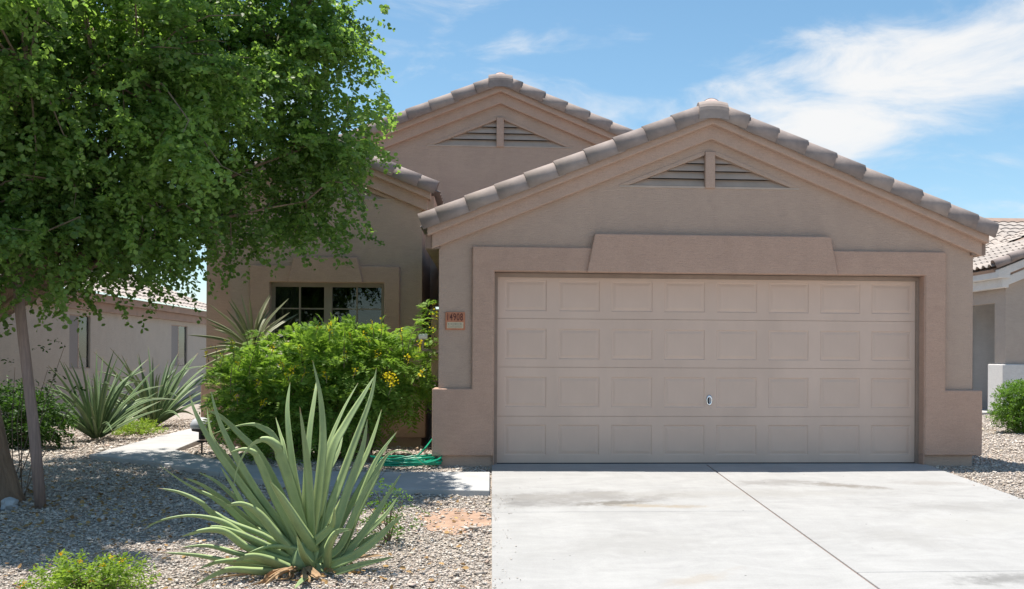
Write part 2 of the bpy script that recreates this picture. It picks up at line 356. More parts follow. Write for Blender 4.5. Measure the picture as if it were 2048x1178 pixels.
# ------------------------------------------------------------------ ground, driveway, walkway
def ground():
    xs = [-400, -60, -20, -10, 0, 10, 20, 60, 400]; ys = [-400, -60, -14, -13, -6, -3, -1, 0, 5, 15, 40, 120, 500]
    def z(y): return (gz(max(y, -13)) if y < 0 else 0)-.015
    V = [(x, y, z(y)) for y in ys for x in xs]; n = len(xs)
    Fc = [(j*n+i, j*n+i+1, (j+1)*n+i+1, (j+1)*n+i) for j in range(len(ys)-1) for i in range(n-1)]
    mb = MB(); mb.v = V; mb.f = Fc; o = mb.build('ground', MAT['gravel'], recalc=False); tag(o, kind='structure'); return o
GROUND = ground()
def slab(mb, poly, top, th=.1):
    n = len(poly); vs = [(x, y, gz(y)+top-th) for x, y in poly]+[(x, y, gz(y)+top) for x, y in poly]
    mb.add(vs, [tuple(range(n-1, -1, -1)), tuple(range(n, 2*n))]+[(i, (i+1) % n, (i+1) % n+n, i+n) for i in range(n)]); return mb
drive = empty('driveway', (0, -4, 0)); tag(drive, 'pale concrete driveway of large slabs with dark oil stains below garage door', 'driveway', kind='structure')
for (x0, x1) in ((-2.482, -.058), (-.040, 2.505)):
    ysl = [0.0, -2.755, -5.62, -8.5, -11.4] if x0 < -1 else [0.0, -4.9, -8.4, -11.4]
    for a_, b_ in zip(ysl[:-1], ysl[1:]):
        slab(MB(), [(x0, b_+.004), (x1, b_+.004), (x1, a_-.003), (x0, a_-.003)], .012, .11).build('slab', MAT['drive'], drive, bevel=.006)
mbj = MB(); slab(mbj, [(-.056, -11.4), (-.042, -11.4), (-.042, -.01), (-.056, -.01)], .002, .05); mbj.build('expansion_joint', MAT['stake'], drive)
MB().box(-2.46, 2.46, .002, .40, -.1, .010).build('garage_sill', MAT['drive'], drive)
walk = empty('walkway', (-5, -.5, 0)); tag(walk, 'grey concrete walkway curving from driveway towards the entry', 'path', kind='structure')
wn = [(-2.50, -1.86), (-3.64, -1.70), (-4.56, -1.36), (-5.29, -.72), (-6.2, .08), (-7.20, .90)]     # near edge
wf = [(-2.50, -.72), (-3.60, -.70), (-4.45, -.62), (-5.05, -.20), (-5.75, .55), (-6.42, 1.62)]       # far edge
for i in range(5):
    q = .003
    a0, a1, b0, b1 = Vector(wn[i]), Vector(wn[i+1]), Vector(wf[i]), Vector(wf[i+1])
    e = (a1-a0).normalized()*q; e2 = (b1-b0).normalized()*q
    slab(MB(), [tuple(a1-e), tuple(a0+e), tuple(b0+e2), tuple(b1-e2)], .045, .12).build('slab', MAT['walk'], walk, bevel=.008)
slab(MB(), [(-7.205, .906), (-6.424, 1.626), (-6.62, 3.9), (-7.32, 3.9)], .045, .12).build('slab', MAT['walk'], walk, bevel=.008)
slab(MB(), [(-7.32, 3.906), (-6.62, 3.906), (-6.62, 7.6), (-7.34, 7.6)], .045, .12).build('slab', MAT['walk'], walk, bevel=.008)
st = MB(); st.box(-200, 200, -30, -14.2, gz(-13)-.3, gz(-13)-.008); tag(st.build('road', MAT['asphalt']), kind='structure')
def inpoly(P, poly):
    x, y = P[:, 0], P[:, 1]; c = np.zeros(len(P), bool); n = len(poly)
    for i in range(n):
        x0, y0 = poly[i]; x1, y1 = poly[(i+1) % n]
        c ^= ((y0 > y) != (y1 > y)) & (x < (x1-x0)*(y-y0)/(y1-y0+1e-12)+x0)
    return c
walk_poly = wn+[(-7.34, 7.6), (-6.62, 7.6)]+wf[::-1]
def pebbles():
    regs = [((-6.6, -2.49), (-6.3, -4.0), 3200, .0105), ((-8.0, -2.49), (-4.0, -1.9), 2300, .0125), ((-9.6, -2.49), (-1.9, .9), 1900, .0135), ((-10.7, -3.1), (.9, 9.0), 600, .019),
            ((2.51, 5.5), (-3.2, 1.0), 1700, .014), ((3.2, 9.0), (1.0, 11.0), 600, .019)]
    P = []; Sz = []
    for (x0, x1), (y0, y1), d, s in regs:
        n = int((x1-x0)*(y1-y0)*d*1.12); p = np.stack([rng.uniform(x0, x1, n), rng.uniform(y0, y1, n)], 1); P.append(p); Sz.append(s*.80*rng.lognormal(0, .38, n))
    P = np.concatenate(P); Sz = np.concatenate(Sz)
    k = ~inpoly(P, walk_poly)
    k &= ~((P[:, 0] > -2.478) & (P[:, 0] < 2.505) & (P[:, 1] < 0))
    k &= ~((P[:, 0] > -3.08) & (P[:, 0] < 3.08) & (P[:, 1] > -.01)); k &= ~((P[:, 0] > -6.0) & (P[:, 1] > 2.6) & (P[:, 0] < 3))
    dp = ((P[:, 0]+2.76)/.32)**2+((P[:, 1]+2.98)/.42)**2+.35*np.sin(P[:, 0]*17)*np.cos(P[:, 1]*13); k &= rng.random(len(P)) < np.clip(.10+(dp-.25)/.9, .10, 1)
    P = P[k]; Sz = Sz[k]
    ns_ = 90; es = np.stack([-2.475+np.abs(rng.normal(0, .10, ns_)), rng.uniform(-6.2, -1.9, ns_)], 1); es = np.concatenate([es, np.stack([2.49-np.abs(rng.normal(0, .12, 30)), rng.uniform(-3.5, -.1, 30)], 1)])
    P = np.concatenate([P, es]); Sz = np.concatenate([Sz, rng.uniform(.004, .009, len(es))]); n = len(P); lift = np.zeros(n); lift[-len(es):] = .030
    T = np.array([(1, 0, 0), (0, 1, 0), (-1, 0, 0), (0, -1, 0), (0, 0, .8), (0, 0, -.8)], float)
    Tf = np.array([(0, 1, 4), (1, 2, 4), (2, 3, 4), (3, 0, 4), (1, 0, 5), (2, 1, 5), (3, 2, 5), (0, 3, 5)])
    V = T[None]*rng.uniform(.6, 1.35, (n, 6, 1))+rng.normal(0, .16, (n, 6, 3))
    a_ = rng.uniform(0, 6.28, n); ca, sa = np.cos(a_), np.sin(a_); V *= np.stack([rng.uniform(.8, 1.5, n), rng.uniform(.7, 1.1, n), rng.uniform(.35, .65, n)], 1)[:, None]
    til = rng.normal(0, .35, n); ct, st_ = np.cos(til)[:, None], np.sin(til)[:, None]
    Vy, Vz = V[:, :, 1]*ct-V[:, :, 2]*st_, V[:, :, 1]*st_+V[:, :, 2]*ct
    X = V[:, :, 0]*ca[:, None]-Vy*sa[:, None]; Yv = V[:, :, 0]*sa[:, None]+Vy*ca[:, None]
    W = np.stack([X, Yv, Vz], 2)*Sz[:, None, None]
    z = np.where(P[:, 1] < 0, S_GR*P[:, 1], 0)-.012+rng.uniform(-.2, .75, n)*Sz+lift
    W += np.stack([P[:, 0], P[:, 1], z], 1)[:, None]
    Fc = (Tf[None]+np.arange(n)[:, None, None]*6).reshape(-1, 3)
    o = mesh_np('gravel', W.reshape(-1, 3), Fc, MAT['pebble'], None, np.repeat(rng.random(n), 6))
    tag(o, 'loose beige and grey decorative gravel covering the front yard', 'gravel', kind='stuff')
pebbles()
mb = MB(); n = 40; pts = [(-2.76+.37*math.cos(t)*(1+.22*math.sin(3*t+1)+.08*math.sin(9*t)), -2.98+.48*math.sin(t)*(1+.15*math.cos(4*t)+.08*math.sin(11*t))) for t in [2*math.pi*i/n for i in range(n)]]
pts = [(min(x, -2.488), y) for x, y in pts]
mb.add([(x, y, gz(y)-.009) for x, y in pts], [tuple(range(n))]); tag(mb.build('dirt_patch', MAT['dirt'], recalc=False), kind='structure')

# ------------------------------------------------------------------ the house
SL = .408
house = empty('stucco_house', (0, 0, 0)); tag(house, 'tan stucco single storey house with tiled gables and wide garage door', 'house')
def tile_mesh(sign, L=.43, r0_=.101, r1_=.110, skirt=.085, thick=.012):
    """barrel rake tile; local +x*sign runs up the slope, -y is the front, z normal to the slope"""
    prof = [(-1, -skirt)]+[None]*0
    ang = [math.pi*i/9 for i in range(10)]
    def ring(x, r_):
        pts = [(-r_, -skirt)]+[(-r_*math.cos(t), r_*math.sin(t)) for t in ang]+[(r_, -.03)]
        return [(x*sign, y, z) for y, z in pts]
    mb = MB(); a_ = ring(0, r1_); b_ = ring(L, r0_); c = ring(0, r1_-thick); d = ring(L, r0_-thick); n = len(a_)
    mb.v = a_+b_+c+d
    for i in range(n-1):
        mb.f += [(i, i+1, n+i+1, n+i), (2*n+i+1, 2*n+i, 3*n+i, 3*n+i+1), (i+1, i, 2*n+i, 2*n+i+1), (n+i, n+i+1, 3*n+i+1, 3*n+i)]
    mb.f += [(0, n, 3*n, 2*n), (n-1, 3*n-1, 4*n-1, 2*n-1)]
    import bmesh
    me = mb.mesh('rake_tile'); bm = bmesh.new(); bm.from_mesh(me); bmesh.ops.recalc_face_normals(bm, faces=bm.faces); bm.to_mesh(me); bm.free()
    for i, p in enumerate(me.polygons): p.use_smooth = (i % 4 in (0, 1)) and i < 4*(n-1)
    return me
TM = {}
def get_tile(sign, mat):
    k = (sign, mat.name)
    if k not in TM: TM[k] = tile_mesh(sign); TM[k].materials.append(mat)
    return TM[k]
TH = math.atan(SL)
def rake(parent, cx, zlf, hl, hr, Y, tmat, fmat, first_l=.20, first_r=.25, cap=True, sides=(-1, 1), o1=.155, o2=.245, zt=.325, ridge_back=6.0, f1=.08, f2=.165, capw=.165, step=.356):
    """stepped stucco rake boards, barrel rake tiles, apex cap and ridge end of one gable; zlf = apex of the lower board's lower edge"""
    def chev(e, oa, ob, y0, y1, name):
        a_, b_ = hl+e, hr+e
        poly = [(cx-a_, zlf+oa-SL*a_), (cx, zlf+oa), (cx+b_, zlf+oa-SL*b_), (cx+b_, zlf+ob-SL*b_), (cx, zlf+ob), (cx-a_, zlf+ob-SL*a_)]
        MB().prism(poly, y0, y1).build(name, fmat, parent, bevel=.014, seg=3)
    chev(0, 0, o1+.03, Y-f1, Y+.03, 'rake_board'); chev(.045, o1, o2+.03, Y-f2, Y-f1+.03, 'rake_moulding')
    for sg in sides:
        h = hl if sg < 0 else hr
        # tiles, from the eave up
        total = (h+.115)/math.cos(TH)-capw/math.cos(TH)+.05; s = 0.0; i = 0
        base = Vector((cx+sg*(h+.115), Y-f2+.055, zlf+zt-SL*(h+.115)))
        upv = Vector((-sg*math.cos(TH), 0, math.sin(TH)))
        me = get_tile(-sg, tmat)
        while s < total-.03:
            o = bpy.data.objects.new('rake_tile', me); col.objects.link(o)
            # local x*sign is up-slope
            xa = upv*(-sg)*1.0; za = Vector((sg*math.sin(TH), 0, math.cos(TH))); ya = Vector((0, 1, 0))
            mt = Matrix((xa, ya, za)).transposed().to_4x4()
            jit = random.uniform(-.004, .004)
            mt.translation = base+upv*s+za*(.0+jit)+ya*random.uniform(-.004, .004)
            ln = min(.43, total-s+.06); mt = mt @ Matrix.Diagonal((ln/.43, 1, 1, 1)) @ Matrix.Rotation(-sg*R(1.05), 4, 'Y') @ Matrix.Rotation(R(random.uniform(-.5, .5)), 4, 'Z')
            o.matrix_world = mt; o.parent = parent; o.matrix_parent_inverse = parent_world(parent).inverted()
            s += (first_l if sg < 0 else first_r) if i == 0 else step*random.uniform(.985, 1.015); i += 1
    if cap:
        zc = zlf+zt-.022; yc = Y-f2+.055
        mb = MB(); rr = .112; ang = [math.pi*i/10 for i in range(11)]
        rows = []
        for x, dr, dz in ((-capw, .004, -.018), (-capw*.5, .004, -.002), (0, .004, 0), (capw*.5, .004, -.002), (capw, .004, -.018)):
            rows.append([(cx+x, yc-(rr+dr), zc-.1+dz)]+[(cx+x, yc-(rr+dr)*math.cos(t), zc+(rr+dr)*math.sin(t)+dz) for t in ang]+[(cx+x, yc+rr, zc-.05+dz)])
        n = len(rows[0]); mb.v = [p for r_ in rows for p in r_]
        for j in range(4):
            for i in range(n-1): mb.f.append((j*n+i, j*n+i+1, (j+1)*n+i+1, (j+1)*n+i))
        mb.f += [tuple(range(n)), tuple(range(5*n-1, 4*n-1, -1))]
        mb.build('ridge_cap', tmat, parent, smooth=False, bevel=.004)
        # ridge barrel running back, with the mortar plug at its end
        zr = zc+.055; rb = .115; mb = MB(); ang = [math.pi*i/12 for i in range(13)]
        y0, y1 = yc+.03, Y+ridge_back; k = 0; y = y0
        while y < y1:
            ye = min(y+.36, y1)
            for yy, q in ((y, rb+.008), (ye+.02, rb-.006)):
                mb.v += [(cx-q*math.cos(t), yy, zr-.02+q*math.sin(t)) for t in ang]
            b_ = k*26
            for i in range(12): mb.f.append((b_+i, b_+i+1, b_+13+i+1, b_+13+i))
            k += 1; y += .36
        rg = mb.build('ridge_tiles', tmat, parent, recalc=False)
        mb = MB(); na = 8
        for q in range(na+1):
            f_ = math.cos(q/na*math.pi/2); e_ = math.sin(q/na*math.pi/2)
            mb.v += [(cx-(rb+.006)*f_*math.cos(t), y0+.015-.075*e_, zr-.02+(rb+.006)*f_*math.sin(t)) for t in ang]
        for q in range(na):
            for i in range(12): mb.f.append((q*13+i, q*13+i+1, (q+1)*13+i+1, (q+1)*13+i))
        mb.build('ridge_mortar', MAT['mortar'], parent, smooth=True, recalc=False)
def roof_field(name, parent, e0, e1, upv, width_n, length, mat, course=.36, rib=.27, amp=.032):
    """tile field: eave runs e0->e1, rises along upv (unit vector) for length"""
    e0, e1, upv = Vector(e0), Vector(e1), Vector(upv); ev = (e1-e0); W = ev.length; ev.normalize(); nn = ev.cross(upv); nn = nn if nn.z > 0 else -nn
    nu = int(W/rib)*6+1; nc = int(length/course)+1; V = []; Fc = []
    for j in range(nc):
        for q in (0, 1):
            s_ = min(length, j*course+(course if q else 0)); h = .03 if q == 0 else .004
            for i in range(nu):
                w = W*i/(nu-1); V.append(e0+ev*w+upv*s_+nn*(h+amp*abs(math.sin(math.pi*w/rib))))
    rows = nc*2
    for j in range(rows-1):
        for i in range(nu-1): Fc.append((j*nu+i, j*nu+i+1, (j+1)*nu+i+1, (j+1)*nu+i))
    mb = MB(); mb.v = [tuple(v) for v in V]; mb.f = Fc
    return mb.build(name, mat, parent, recalc=False)
def vent(parent, cx, zb, hw, ztop, Y, nrow=4):
    v = empty('gable_vent', (cx, Y, zb)); attach(v, parent)
    sl = (ztop-zb)/hw
    MB().prism([(cx-hw, zb), (cx+hw, zb), (cx, ztop)], Y+.135, Y+.15).build('vent_back', MAT['dark'], v)
    dz = (ztop-zb)/(nrow+.35)
    for sg in (-1, 1):
        for i in range(nrow):
            z0 = zb+i*dz+.004; z1 = z0+dz*.95
            def xe(z): return max(.05, (ztop-z)/sl)
            x0 = .045; b0, b1 = xe(z0)-.004, xe(z1)-.004
            if b1 < .055: b1 = .056
            q = [(cx+sg*x0, Y+.012, z0), (cx+sg*b0, Y+.012, z0), (cx+sg*b1, Y+.062, z1), (cx+sg*x0, Y+.062, z1)]
            p = [(a_, b_+.011, c_+.006) for a_, b_, c_ in q]
            MB().hexa(q, p).build('louver_slat', MAT['slat'], v)
        # thin frame along the slope, proud of the wall
        t = .055; L = math.hypot(hw, ztop-zb)
        poly = [(cx+sg*(hw+.115), zb+.002), (cx+sg*(hw+.0), zb+.002), (cx+sg*.058, ztop-.058*sl), (cx+sg*.058, ztop-.058*sl+.05)]
        MB().prism(poly, Y-.008, Y+.05).build('frame', MAT['wall'], v, bevel=.006)
    MB().box(cx-.057, cx+.057, Y-.03, Y+.06, zb-.02, ztop+.015).build('mullion', MAT['rake'], v, bevel=.01)
    MB().box(cx-hw-.1, cx-.0575, Y-.008, Y+.03, zb-.022, zb+.0).build('sill', MAT['slat'], v)
    MB().box(cx+.0575, cx+hw+.1, Y-.008, Y+.03, zb-.022, zb+.0).build('sill', MAT['slat'], v)
def gable_upper(mb, cx, zlf, hl, hr, zlow, vb, vhw, vtop, Y, th=.2):
    """wall from zlow up to the rake with a triangular vent opening (base z vb, half width vhw, top vtop)"""
    zt = zlf+.06
    def zl(x): return zt-SL*abs(x-cx)
    zel, zer = zl(cx-hl), zl(cx+hr)
    xl = (zt-vb)/SL
    mb.prism([(cx-hl, zlow), (cx+hr, zlow), (cx+hr, min(zer, vb)), (cx+min(hr, xl), vb), (cx-min(hl, xl), vb), (cx-hl, min(zel, vb))], Y, Y+th)
    mb.prism([(cx-xl, vb), (cx-vhw, vb), (cx, vtop), (cx, zt)], Y, Y+th); mb.prism([(cx+vhw, vb), (cx+xl, vb), (cx, zt), (cx, vtop)], Y, Y+th)

# --- garage
GX = -.03; WL, WR = -3.08, 3.05
mb = MB()
mb.box(WL, -2.47, 0, .2, -.1, 2.178); mb.box(2.47, WR, 0, .2, -.1, 2.178)
gable_upper(mb, GX, 3.69, GX-WL, WR-GX, 2.178, 3.165, .93, 3.545, 0)
mb.build('garage_wall', MAT['wall'], house)
MB().box(WL, WL+.18, .2, 6.3, -.1, 2.5).build('garage_side_wall', MAT['wall'], house)
MB().box(WR-.18, WR, .2, 6.3, -.1, 2.5).build('garage_side_wall', MAT['wall'], house)
rake(house, GX, 3.69, 3.13, 3.15, 0, MAT['tile'], MAT['rake'])
for sg in (-1, 1):
    roof_field('roof_plane', house, (GX+sg*3.24, -.08, 2.62), (GX+sg*3.24, 6.3, 2.62), (-sg*math.cos(TH), 0, math.sin(TH)), 0, 3.24/math.cos(TH), MAT['tile'])
    MB().hexa([(GX+sg*3.2, -.06, 2.42), (GX+sg*3.2, 6.3, 2.42), (GX+sg*3.04, 6.3, 2.42), (GX+sg*3.04, -.06, 2.42)], [(GX+sg*3.2, -.06, 2.58), (GX+sg*3.2, 6.3, 2.58), (GX+sg*3.04, 6.3, 2.58), (GX+sg*3.04, -.06, 2.58)]).build('eave_board', MAT['nfascia'], house)  # dark fascia colour stands in for the shade under the garage eave
vent(house, GX, 3.165, .93, 3.545, 0)
tr = dict(mat=MAT['trim'], parent=house, bevel=.014, seg=3)
MB().prism([(-3.147, .116), (-2.47, .116), (-2.47, 2.178), (2.47, 2.178), (2.47, .116), (3.147, .116), (3.147, .866), (2.709, .866), (2.709, 2.452), (-2.709, 2.452), (-2.709, .866), (-3.147, .866)], -.052, .006).build('door_surround', **tr)
MB().prism([(-1.431, 2.172), (1.431, 2.172), (1.345, 2.606), (-1.345, 2.606)], -.095, .005).build('keystone_panel', **tr)
for sg in (-1, 1):
    x0, x1 = sorted((sg*2.471, sg*3.147)); x0, x1 = sorted((sg*3.055, sg*3.146)); MB().box(x0, x1, .004, .55, .117, .865).build('wainscot_return', **tr)
    # jamb and stop
    a_, b_ = sorted((sg*2.4695, sg*2.425)); MB().box(a_, b_, .105, .135, .005, 2.17).build('door_stop', MAT['stop'], house)
    a_, b_ = sorted((sg*2.4698, sg*2.46)); MB().box(a_, b_, -.04, .105, .005, 2.176).build('door_jamb', MAT['trim'], house)
MB().box(-2.425, 2.425, .105, .135, 2.125, 2.172).build('door_stop', MAT['stop'], house)

door = empty('garage_door', (0, .14, 0)); attach(door, house); door['label'] = 'wide tan sectional garage door with four rows of raised panels'
zs = [.018, .549, 1.106, 1.657, 2.17]; prow = [(.107, .452), (.652, .997), (1.198, 1.542), (1.743, 2.088)]
px0 = [-2.339+.6066*i for i in range(8)]; PW, PH = .471, .345
def panel_mesh():
    hw, hh = PW/2, PH/2; mb = MB()
    loops = [(0, 0), (.009, .0075), (.020, .0075), (.044, .0015), (.052, .001)]
    for ins, dy in loops:
        mb.v += [(-hw+ins, dy, -hh+ins), (hw-ins, dy, -hh+ins), (hw-ins, dy, hh-ins), (-hw+ins, dy, hh-ins)]
    for j in range(len(loops)-1):
        for k in range(4): mb.f.append((j*4+k, j*4+(k+1) % 4, (j+1)*4+(k+1) % 4, (j+1)*4+k))
    e = (len(loops)-1)*4; mb.f.append((e, e+1, e+2, e+3)); me = mb.mesh('panel'); me.materials.append(MAT['door']); return me
pm = panel_mesh()
for i in range(4):
    za, zb = zs[i]+.002, zs[i+1]-.002; p0, p1 = prow[i]; mb = MB()
    mb.box(-2.44, 2.44, .14, .165, za, p0); mb.box(-2.44, 2.44, .14, .165, p1, zb)
    xs_ = [-2.44]+[v for x in px0 for v in (x, x+PW)]+[2.44]
    for k in range(0, len(xs_), 2): mb.box(xs_[k], xs_[k+1], .14, .165, p0, p1)
    mb.build('door_section', MAT['door'], door)
    MB().box(-2.44, 2.44, .152, .17, zs[i+1]-.004, zs[i+1]+.004).build('section_joint', MAT['door'], door)
    for x in px0:
        o = bpy.data.objects.new('panel', pm); col.objects.link(o); o.location = (x+PW/2, .14, (p0+p1)/2); attach(o, door)
MB().box(-2.44, 2.44, .135, .175, .010, .0205).build('weather_seal', MAT['black'], door)
mb = MB(); mb.lathe([(.016, 0), (.033, .0), (.036, .008), (.033, .014), (.025, .016), (.018, .010), (.016, 0)], (.006, .1395, .734), 24, 'y', 1, 1.75)
lk = mb.build('lock_plate', MAT['chrome'], door, smooth=True)
mb = MB(); mb.lathe([(.0, .004), (.021, .004), (.021, .007), (0, .0071)], (.006, .1395, .734), 20, 'y', 1, 1.7); mb.build('lock_face', MAT['grey_lamp'], door)
mb = MB(); mb.box(-.006, .002, .112, .138, .69, .765); mb.build('lock_handle', MAT['black'], door, bevel=.003)

# --- front room with the window
FX, FY = -4.72, 2.6; FL, FR = -6.0, -3.44
wx0, wx1, wz0, wz1 = -5.47, -3.945, .95, 2.215
mb = MB(); mb.box(FL, wx0, FY, FY+.2, -.1, wz1); mb.box(wx1, FR, FY, FY+.2, -.1, wz1); mb.box(wx0, wx1, FY, FY+.2, -.1, wz0)
gable_upper(mb, FX, 3.74, FX-FL, FR-FX, wz1, 3.36, .80, 3.68, FY)
mb.build('front_room_wall', MAT['wall'], house)
MB().box(FR-.18, FR, FY+.2, 6, -.1, 3.25).build('side_wall', MAT['wall'], house); MB().box(FL, FL+.18, FY+.2, 6, -.1, 3.25).build('side_wall', MAT['wall'], house)
rake(house, FX, 3.74, 1.36, 1.36, FY, MAT['tile'], MAT['rake'], .25, .25, o1=.165, o2=.26, zt=.345)
for sg in (-1, 1):
    roof_field('roof_plane', house, (FX+sg*1.5, FY-.08, 3.42), (FX+sg*1.5, FY+3, 3.42), (-sg*math.cos(TH), 0, math.sin(TH)), 0, 1.5/math.cos(TH), MAT['tile'])
    MB().box(*sorted((FX+sg*1.44, FX+sg*1.28)), FY-.06, 6, 3.22, 3.40).build('eave_board', MAT['rake'], house)
vent(house, FX, 3.36, .80, 3.68, FY, 3)
y = FY
MB().prism([(-5.725, .6), (wx0, .6), (wx0, wz1), (wx1, wz1), (wx1, .6), (-3.735, .6), (-3.735, 2.44), (-5.725, 2.44)], y-.05, y+.006).build('window_surround', **tr)
MB().box(wx0+.0005, wx1-.0005, y-.06, y+.01, .8, wz0).build('window_sill', **tr)
MB().prism([(-5.225, wz1-.005), (-4.225, wz1-.005), (-4.305, 2.555), (-5.145, 2.555)], y-.09, y+.005).build('keystone_panel', **tr)
MB().box(FL-.07, -3.38, y-.052, y+.4, .12, .80).build('wainscot_block', **tr)
win = empty('window', (-4.7, y, wz0)); attach(win, house); win['label'] = 'dark two part window behind the flowering shrub'
wf_ = y+.085
fb = MB(); fb.box(wx0, wx1, wf_, wf_+.05, wz1-.055, wz1); fb.box(wx0, wx1, wf_, wf_+.05, wz0, wz0+.05); fb.box(wx0, wx0+.05, wf_, wf_+.05, wz0+.05, wz1-.055); fb.box(wx1-.05, wx1, wf_, wf_+.05, wz0+.05, wz1-.055)
fb.build('frame', MAT['winframe'], win)
MB().box(-4.765, -4.655, wf_-.008, wf_+.05, wz0+.05, wz1-.055).build('mullion', MAT['winframe'], win, bevel=.004)
for (a_, b_) in ((wx0+.05, -4.765), (-4.655, wx1-.05)):
    MB().box(a_, b_, wf_+.026, wf_+.032, wz0+.05, wz1-.055).build('pane', MAT['glass'], win)
    for k in range(1, 4):
        z = wz1-.055-.295*k; MB().box(a_, b_, wf_+.012, wf_+.0245, z-.009, z+.009).build('muntin', MAT['winframe'], win)
    xm = (a_+b_)/2; MB().box(xm-.011, xm+.011, wf_+.011, wf_+.0235, wz0+.05, wz1-.055).build('muntin', MAT['winframe'], win)
cb = MB(); nx = 26
for i in range(nx):
    xa = wx0+.03+.36*i/nx; xb = wx0+.03+.36*(i+1)/nx; ya = wf_+.10+.018*math.sin(i*1.9); yb = wf_+.10+.018*math.sin((i+1)*1.9)
    cb.add([(xa, ya, wz0), (xb, yb, wz0), (xb, yb, wz1), (xa, ya, wz1)], [(0, 1, 2, 3)])
cb.build('curtain', MAT['curtain'], win, recalc=False)
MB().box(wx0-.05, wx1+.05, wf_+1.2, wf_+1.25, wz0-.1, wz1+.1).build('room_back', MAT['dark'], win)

# --- tall gable behind
BX, BY = -2.375, 4.5
mb = MB(); gable_upper(mb, BX, 5.13, 4.15, 4.15, 2.0, 4.49, 1.02, 4.915, BY); mb.build('rear_gable_wall', MAT['wall'], house)
rake(house, BX, 5.13, 4.22, 4.22, BY, MAT['tile'], MAT['rake'], o1=.165, o2=.25, zt=.345, capw=.185, step=.372)
vent(house, BX, 4.49, 1.02, 4.915, BY)
for sg in (-1, 1):
    roof_field('roof_plane', house, (BX+sg*4.35, BY-.08, 3.62), (BX+sg*4.35, BY+8, 3.62), (-sg*math.cos(TH), 0, math.sin(TH)), 0, 4.35/math.cos(TH), MAT['tile'])
EX0 = -6.47
MB().box(EX0, FL-.002, 3.2, 3.4, -.1, 3.5).build('entry_wall', MAT['wall'], house)
MB().box(EX0, EX0+.2, 3.4, 12, -.1, 3.5).build('side_wall', MAT['wall'], house)
MB().box(EX0-.06, FL-.09, 3.148, 3.7, .12, .84).build('wainscot_block', **tr)

# --- things on the walls
pl = empty('house_number_plaque', (-2.897, 0, 1.52)); tag(pl, 'terracotta house number plaque reading 14908 beside the garage door', 'house number')
MB().box(-3.006, -2.788, -.022, -.001, 1.519, 1.718).build('plate', MAT['terracotta'], pl, bevel=.005)
tcv = bpy.data.curves.new('number_text', 'FONT'); tcv.body = '14908'; tcv.size = .105; tcv.align_x = 'CENTER'; tcv.extrude = .0025; tcv.offset = .0008; tcv.space_character = 1.12
to = bpy.data.objects.new('tmp_text', tcv); col.objects.link(to); bpy.context.view_layer.update()
tme = bpy.data.meshes.new_from_object(to.evaluated_get(bpy.context.evaluated_depsgraph_get())); bpy.data.objects.remove(to)
tme.transform(Matrix.Rotation(R(90), 4, 'X'))
bx = [v.co.x for v in tme.vertices]; bz = [v.co.z for v in tme.vertices]
tme.transform(Matrix.Diagonal((.172/(max(bx)-min(bx)), 1, .082/(max(bz)-min(bz)), 1)) @ Matrix.Translation((-(max(bx)+min(bx))/2, 0, -min(bz))))
tme.materials.clear(); tme.materials.append(MAT['digit']); o = link_mesh('digits', tme, pl, None, (-2.897, -.0245, 1.627))
o.location = (-2.897, -.0245, 1.622)
MB().box(-2.988, -2.806, -.027, -.021, 1.537, 1.605).build('name_panel', MAT['cream'], pl, bevel=.002)
mb = MB()
for k, zz in enumerate((1.584, 1.563, 1.549)):
    x = -2.975
    while x < -2.824:
        w = random.uniform(.006, .014); mb.box(x, x+w, -.0285, -.0268, zz-.007 if k == 0 else zz-.004, zz+.007 if k == 0 else zz+.003); x += w+random.uniform(.003, .007)
mb.build('worn_lettering', MAT['greymark'], pl)
ub = empty('utility_box', (-3.15, .9, .6)); tag(ub, 'brown painted utility box on garage side wall in the dark gap', 'utility box')
MB().box(-3.205, -3.081, .8, 1.15, .92, 1.765).build('cabinet', MAT['trim'], ub, bevel=.008); MB().box(-3.225, -3.081, .78, 1.17, 1.765, 1.785).build('lid', MAT['winframe'], ub)
MB().tube([(-3.14, .95, .93), (-3.14, .95, .0)], .025, 10).build('conduit', MAT['trim'], ub)
fx = empty('wall_fixture', (-3.25, .62, 1.4)); tag(fx, 'small white metal fixture sticking out of shrub beside garage corner', 'fixture')
MB().tube([(-3.34, .55, 1.452), (-3.235, .55, 1.452)], .034, 14).build('cap', MAT['white'], fx, smooth=False, bevel=.006); MB().tube([(-3.29, .55, 1.43), (-3.29, .55, 1.30), (-3.082, .55, 1.27)], .02, 10).build('bracket', MAT['winframe'], fx)

# ------------------------------------------------------------------ neighbouring houses
nl = empty('neighbour_house', (-11, 9, 0)); tag(nl, 'grey stucco neighbouring house with narrow windows seen left behind the tree', 'house')
NX = -10.8
def px_on_x(u, v, X):
    d = fwd+rgt*((u-CX)/F_PX)-up*((v-CY)/F_PX); return CAM+d*((X-CAM.x)/d.x)
zE = px_on_x(412, 647, NX).z; W1 = [px_on_x(u, 640, NX).y for u in (139, 181)]; W2 = [px_on_x(u, 640, NX).y for u in (343, 375)]
wt = 2.03; wb = px_on_x(160, 737, NX).z
mb = MB(); ys = [-1.5, W1[0], W1[1], W2[0], W2[1], 21]
for i in (0, 2, 4): mb.box(NX-.2, NX, ys[i], ys[i+1], -.1, zE)
for a_, b_ in ((W1[0], W1[1]), (W2[0], W2[1])): mb.box(NX-.2, NX, a_, b_, -.1, wb); mb.box(NX-.2, NX, a_, b_, wt, zE)
mb.build('wall', MAT['nwall_l'], nl)
MB().box(-19, NX-.2, -1.5, -1.3, -.1, zE).build('front_wall', MAT['nwall_l'], nl)
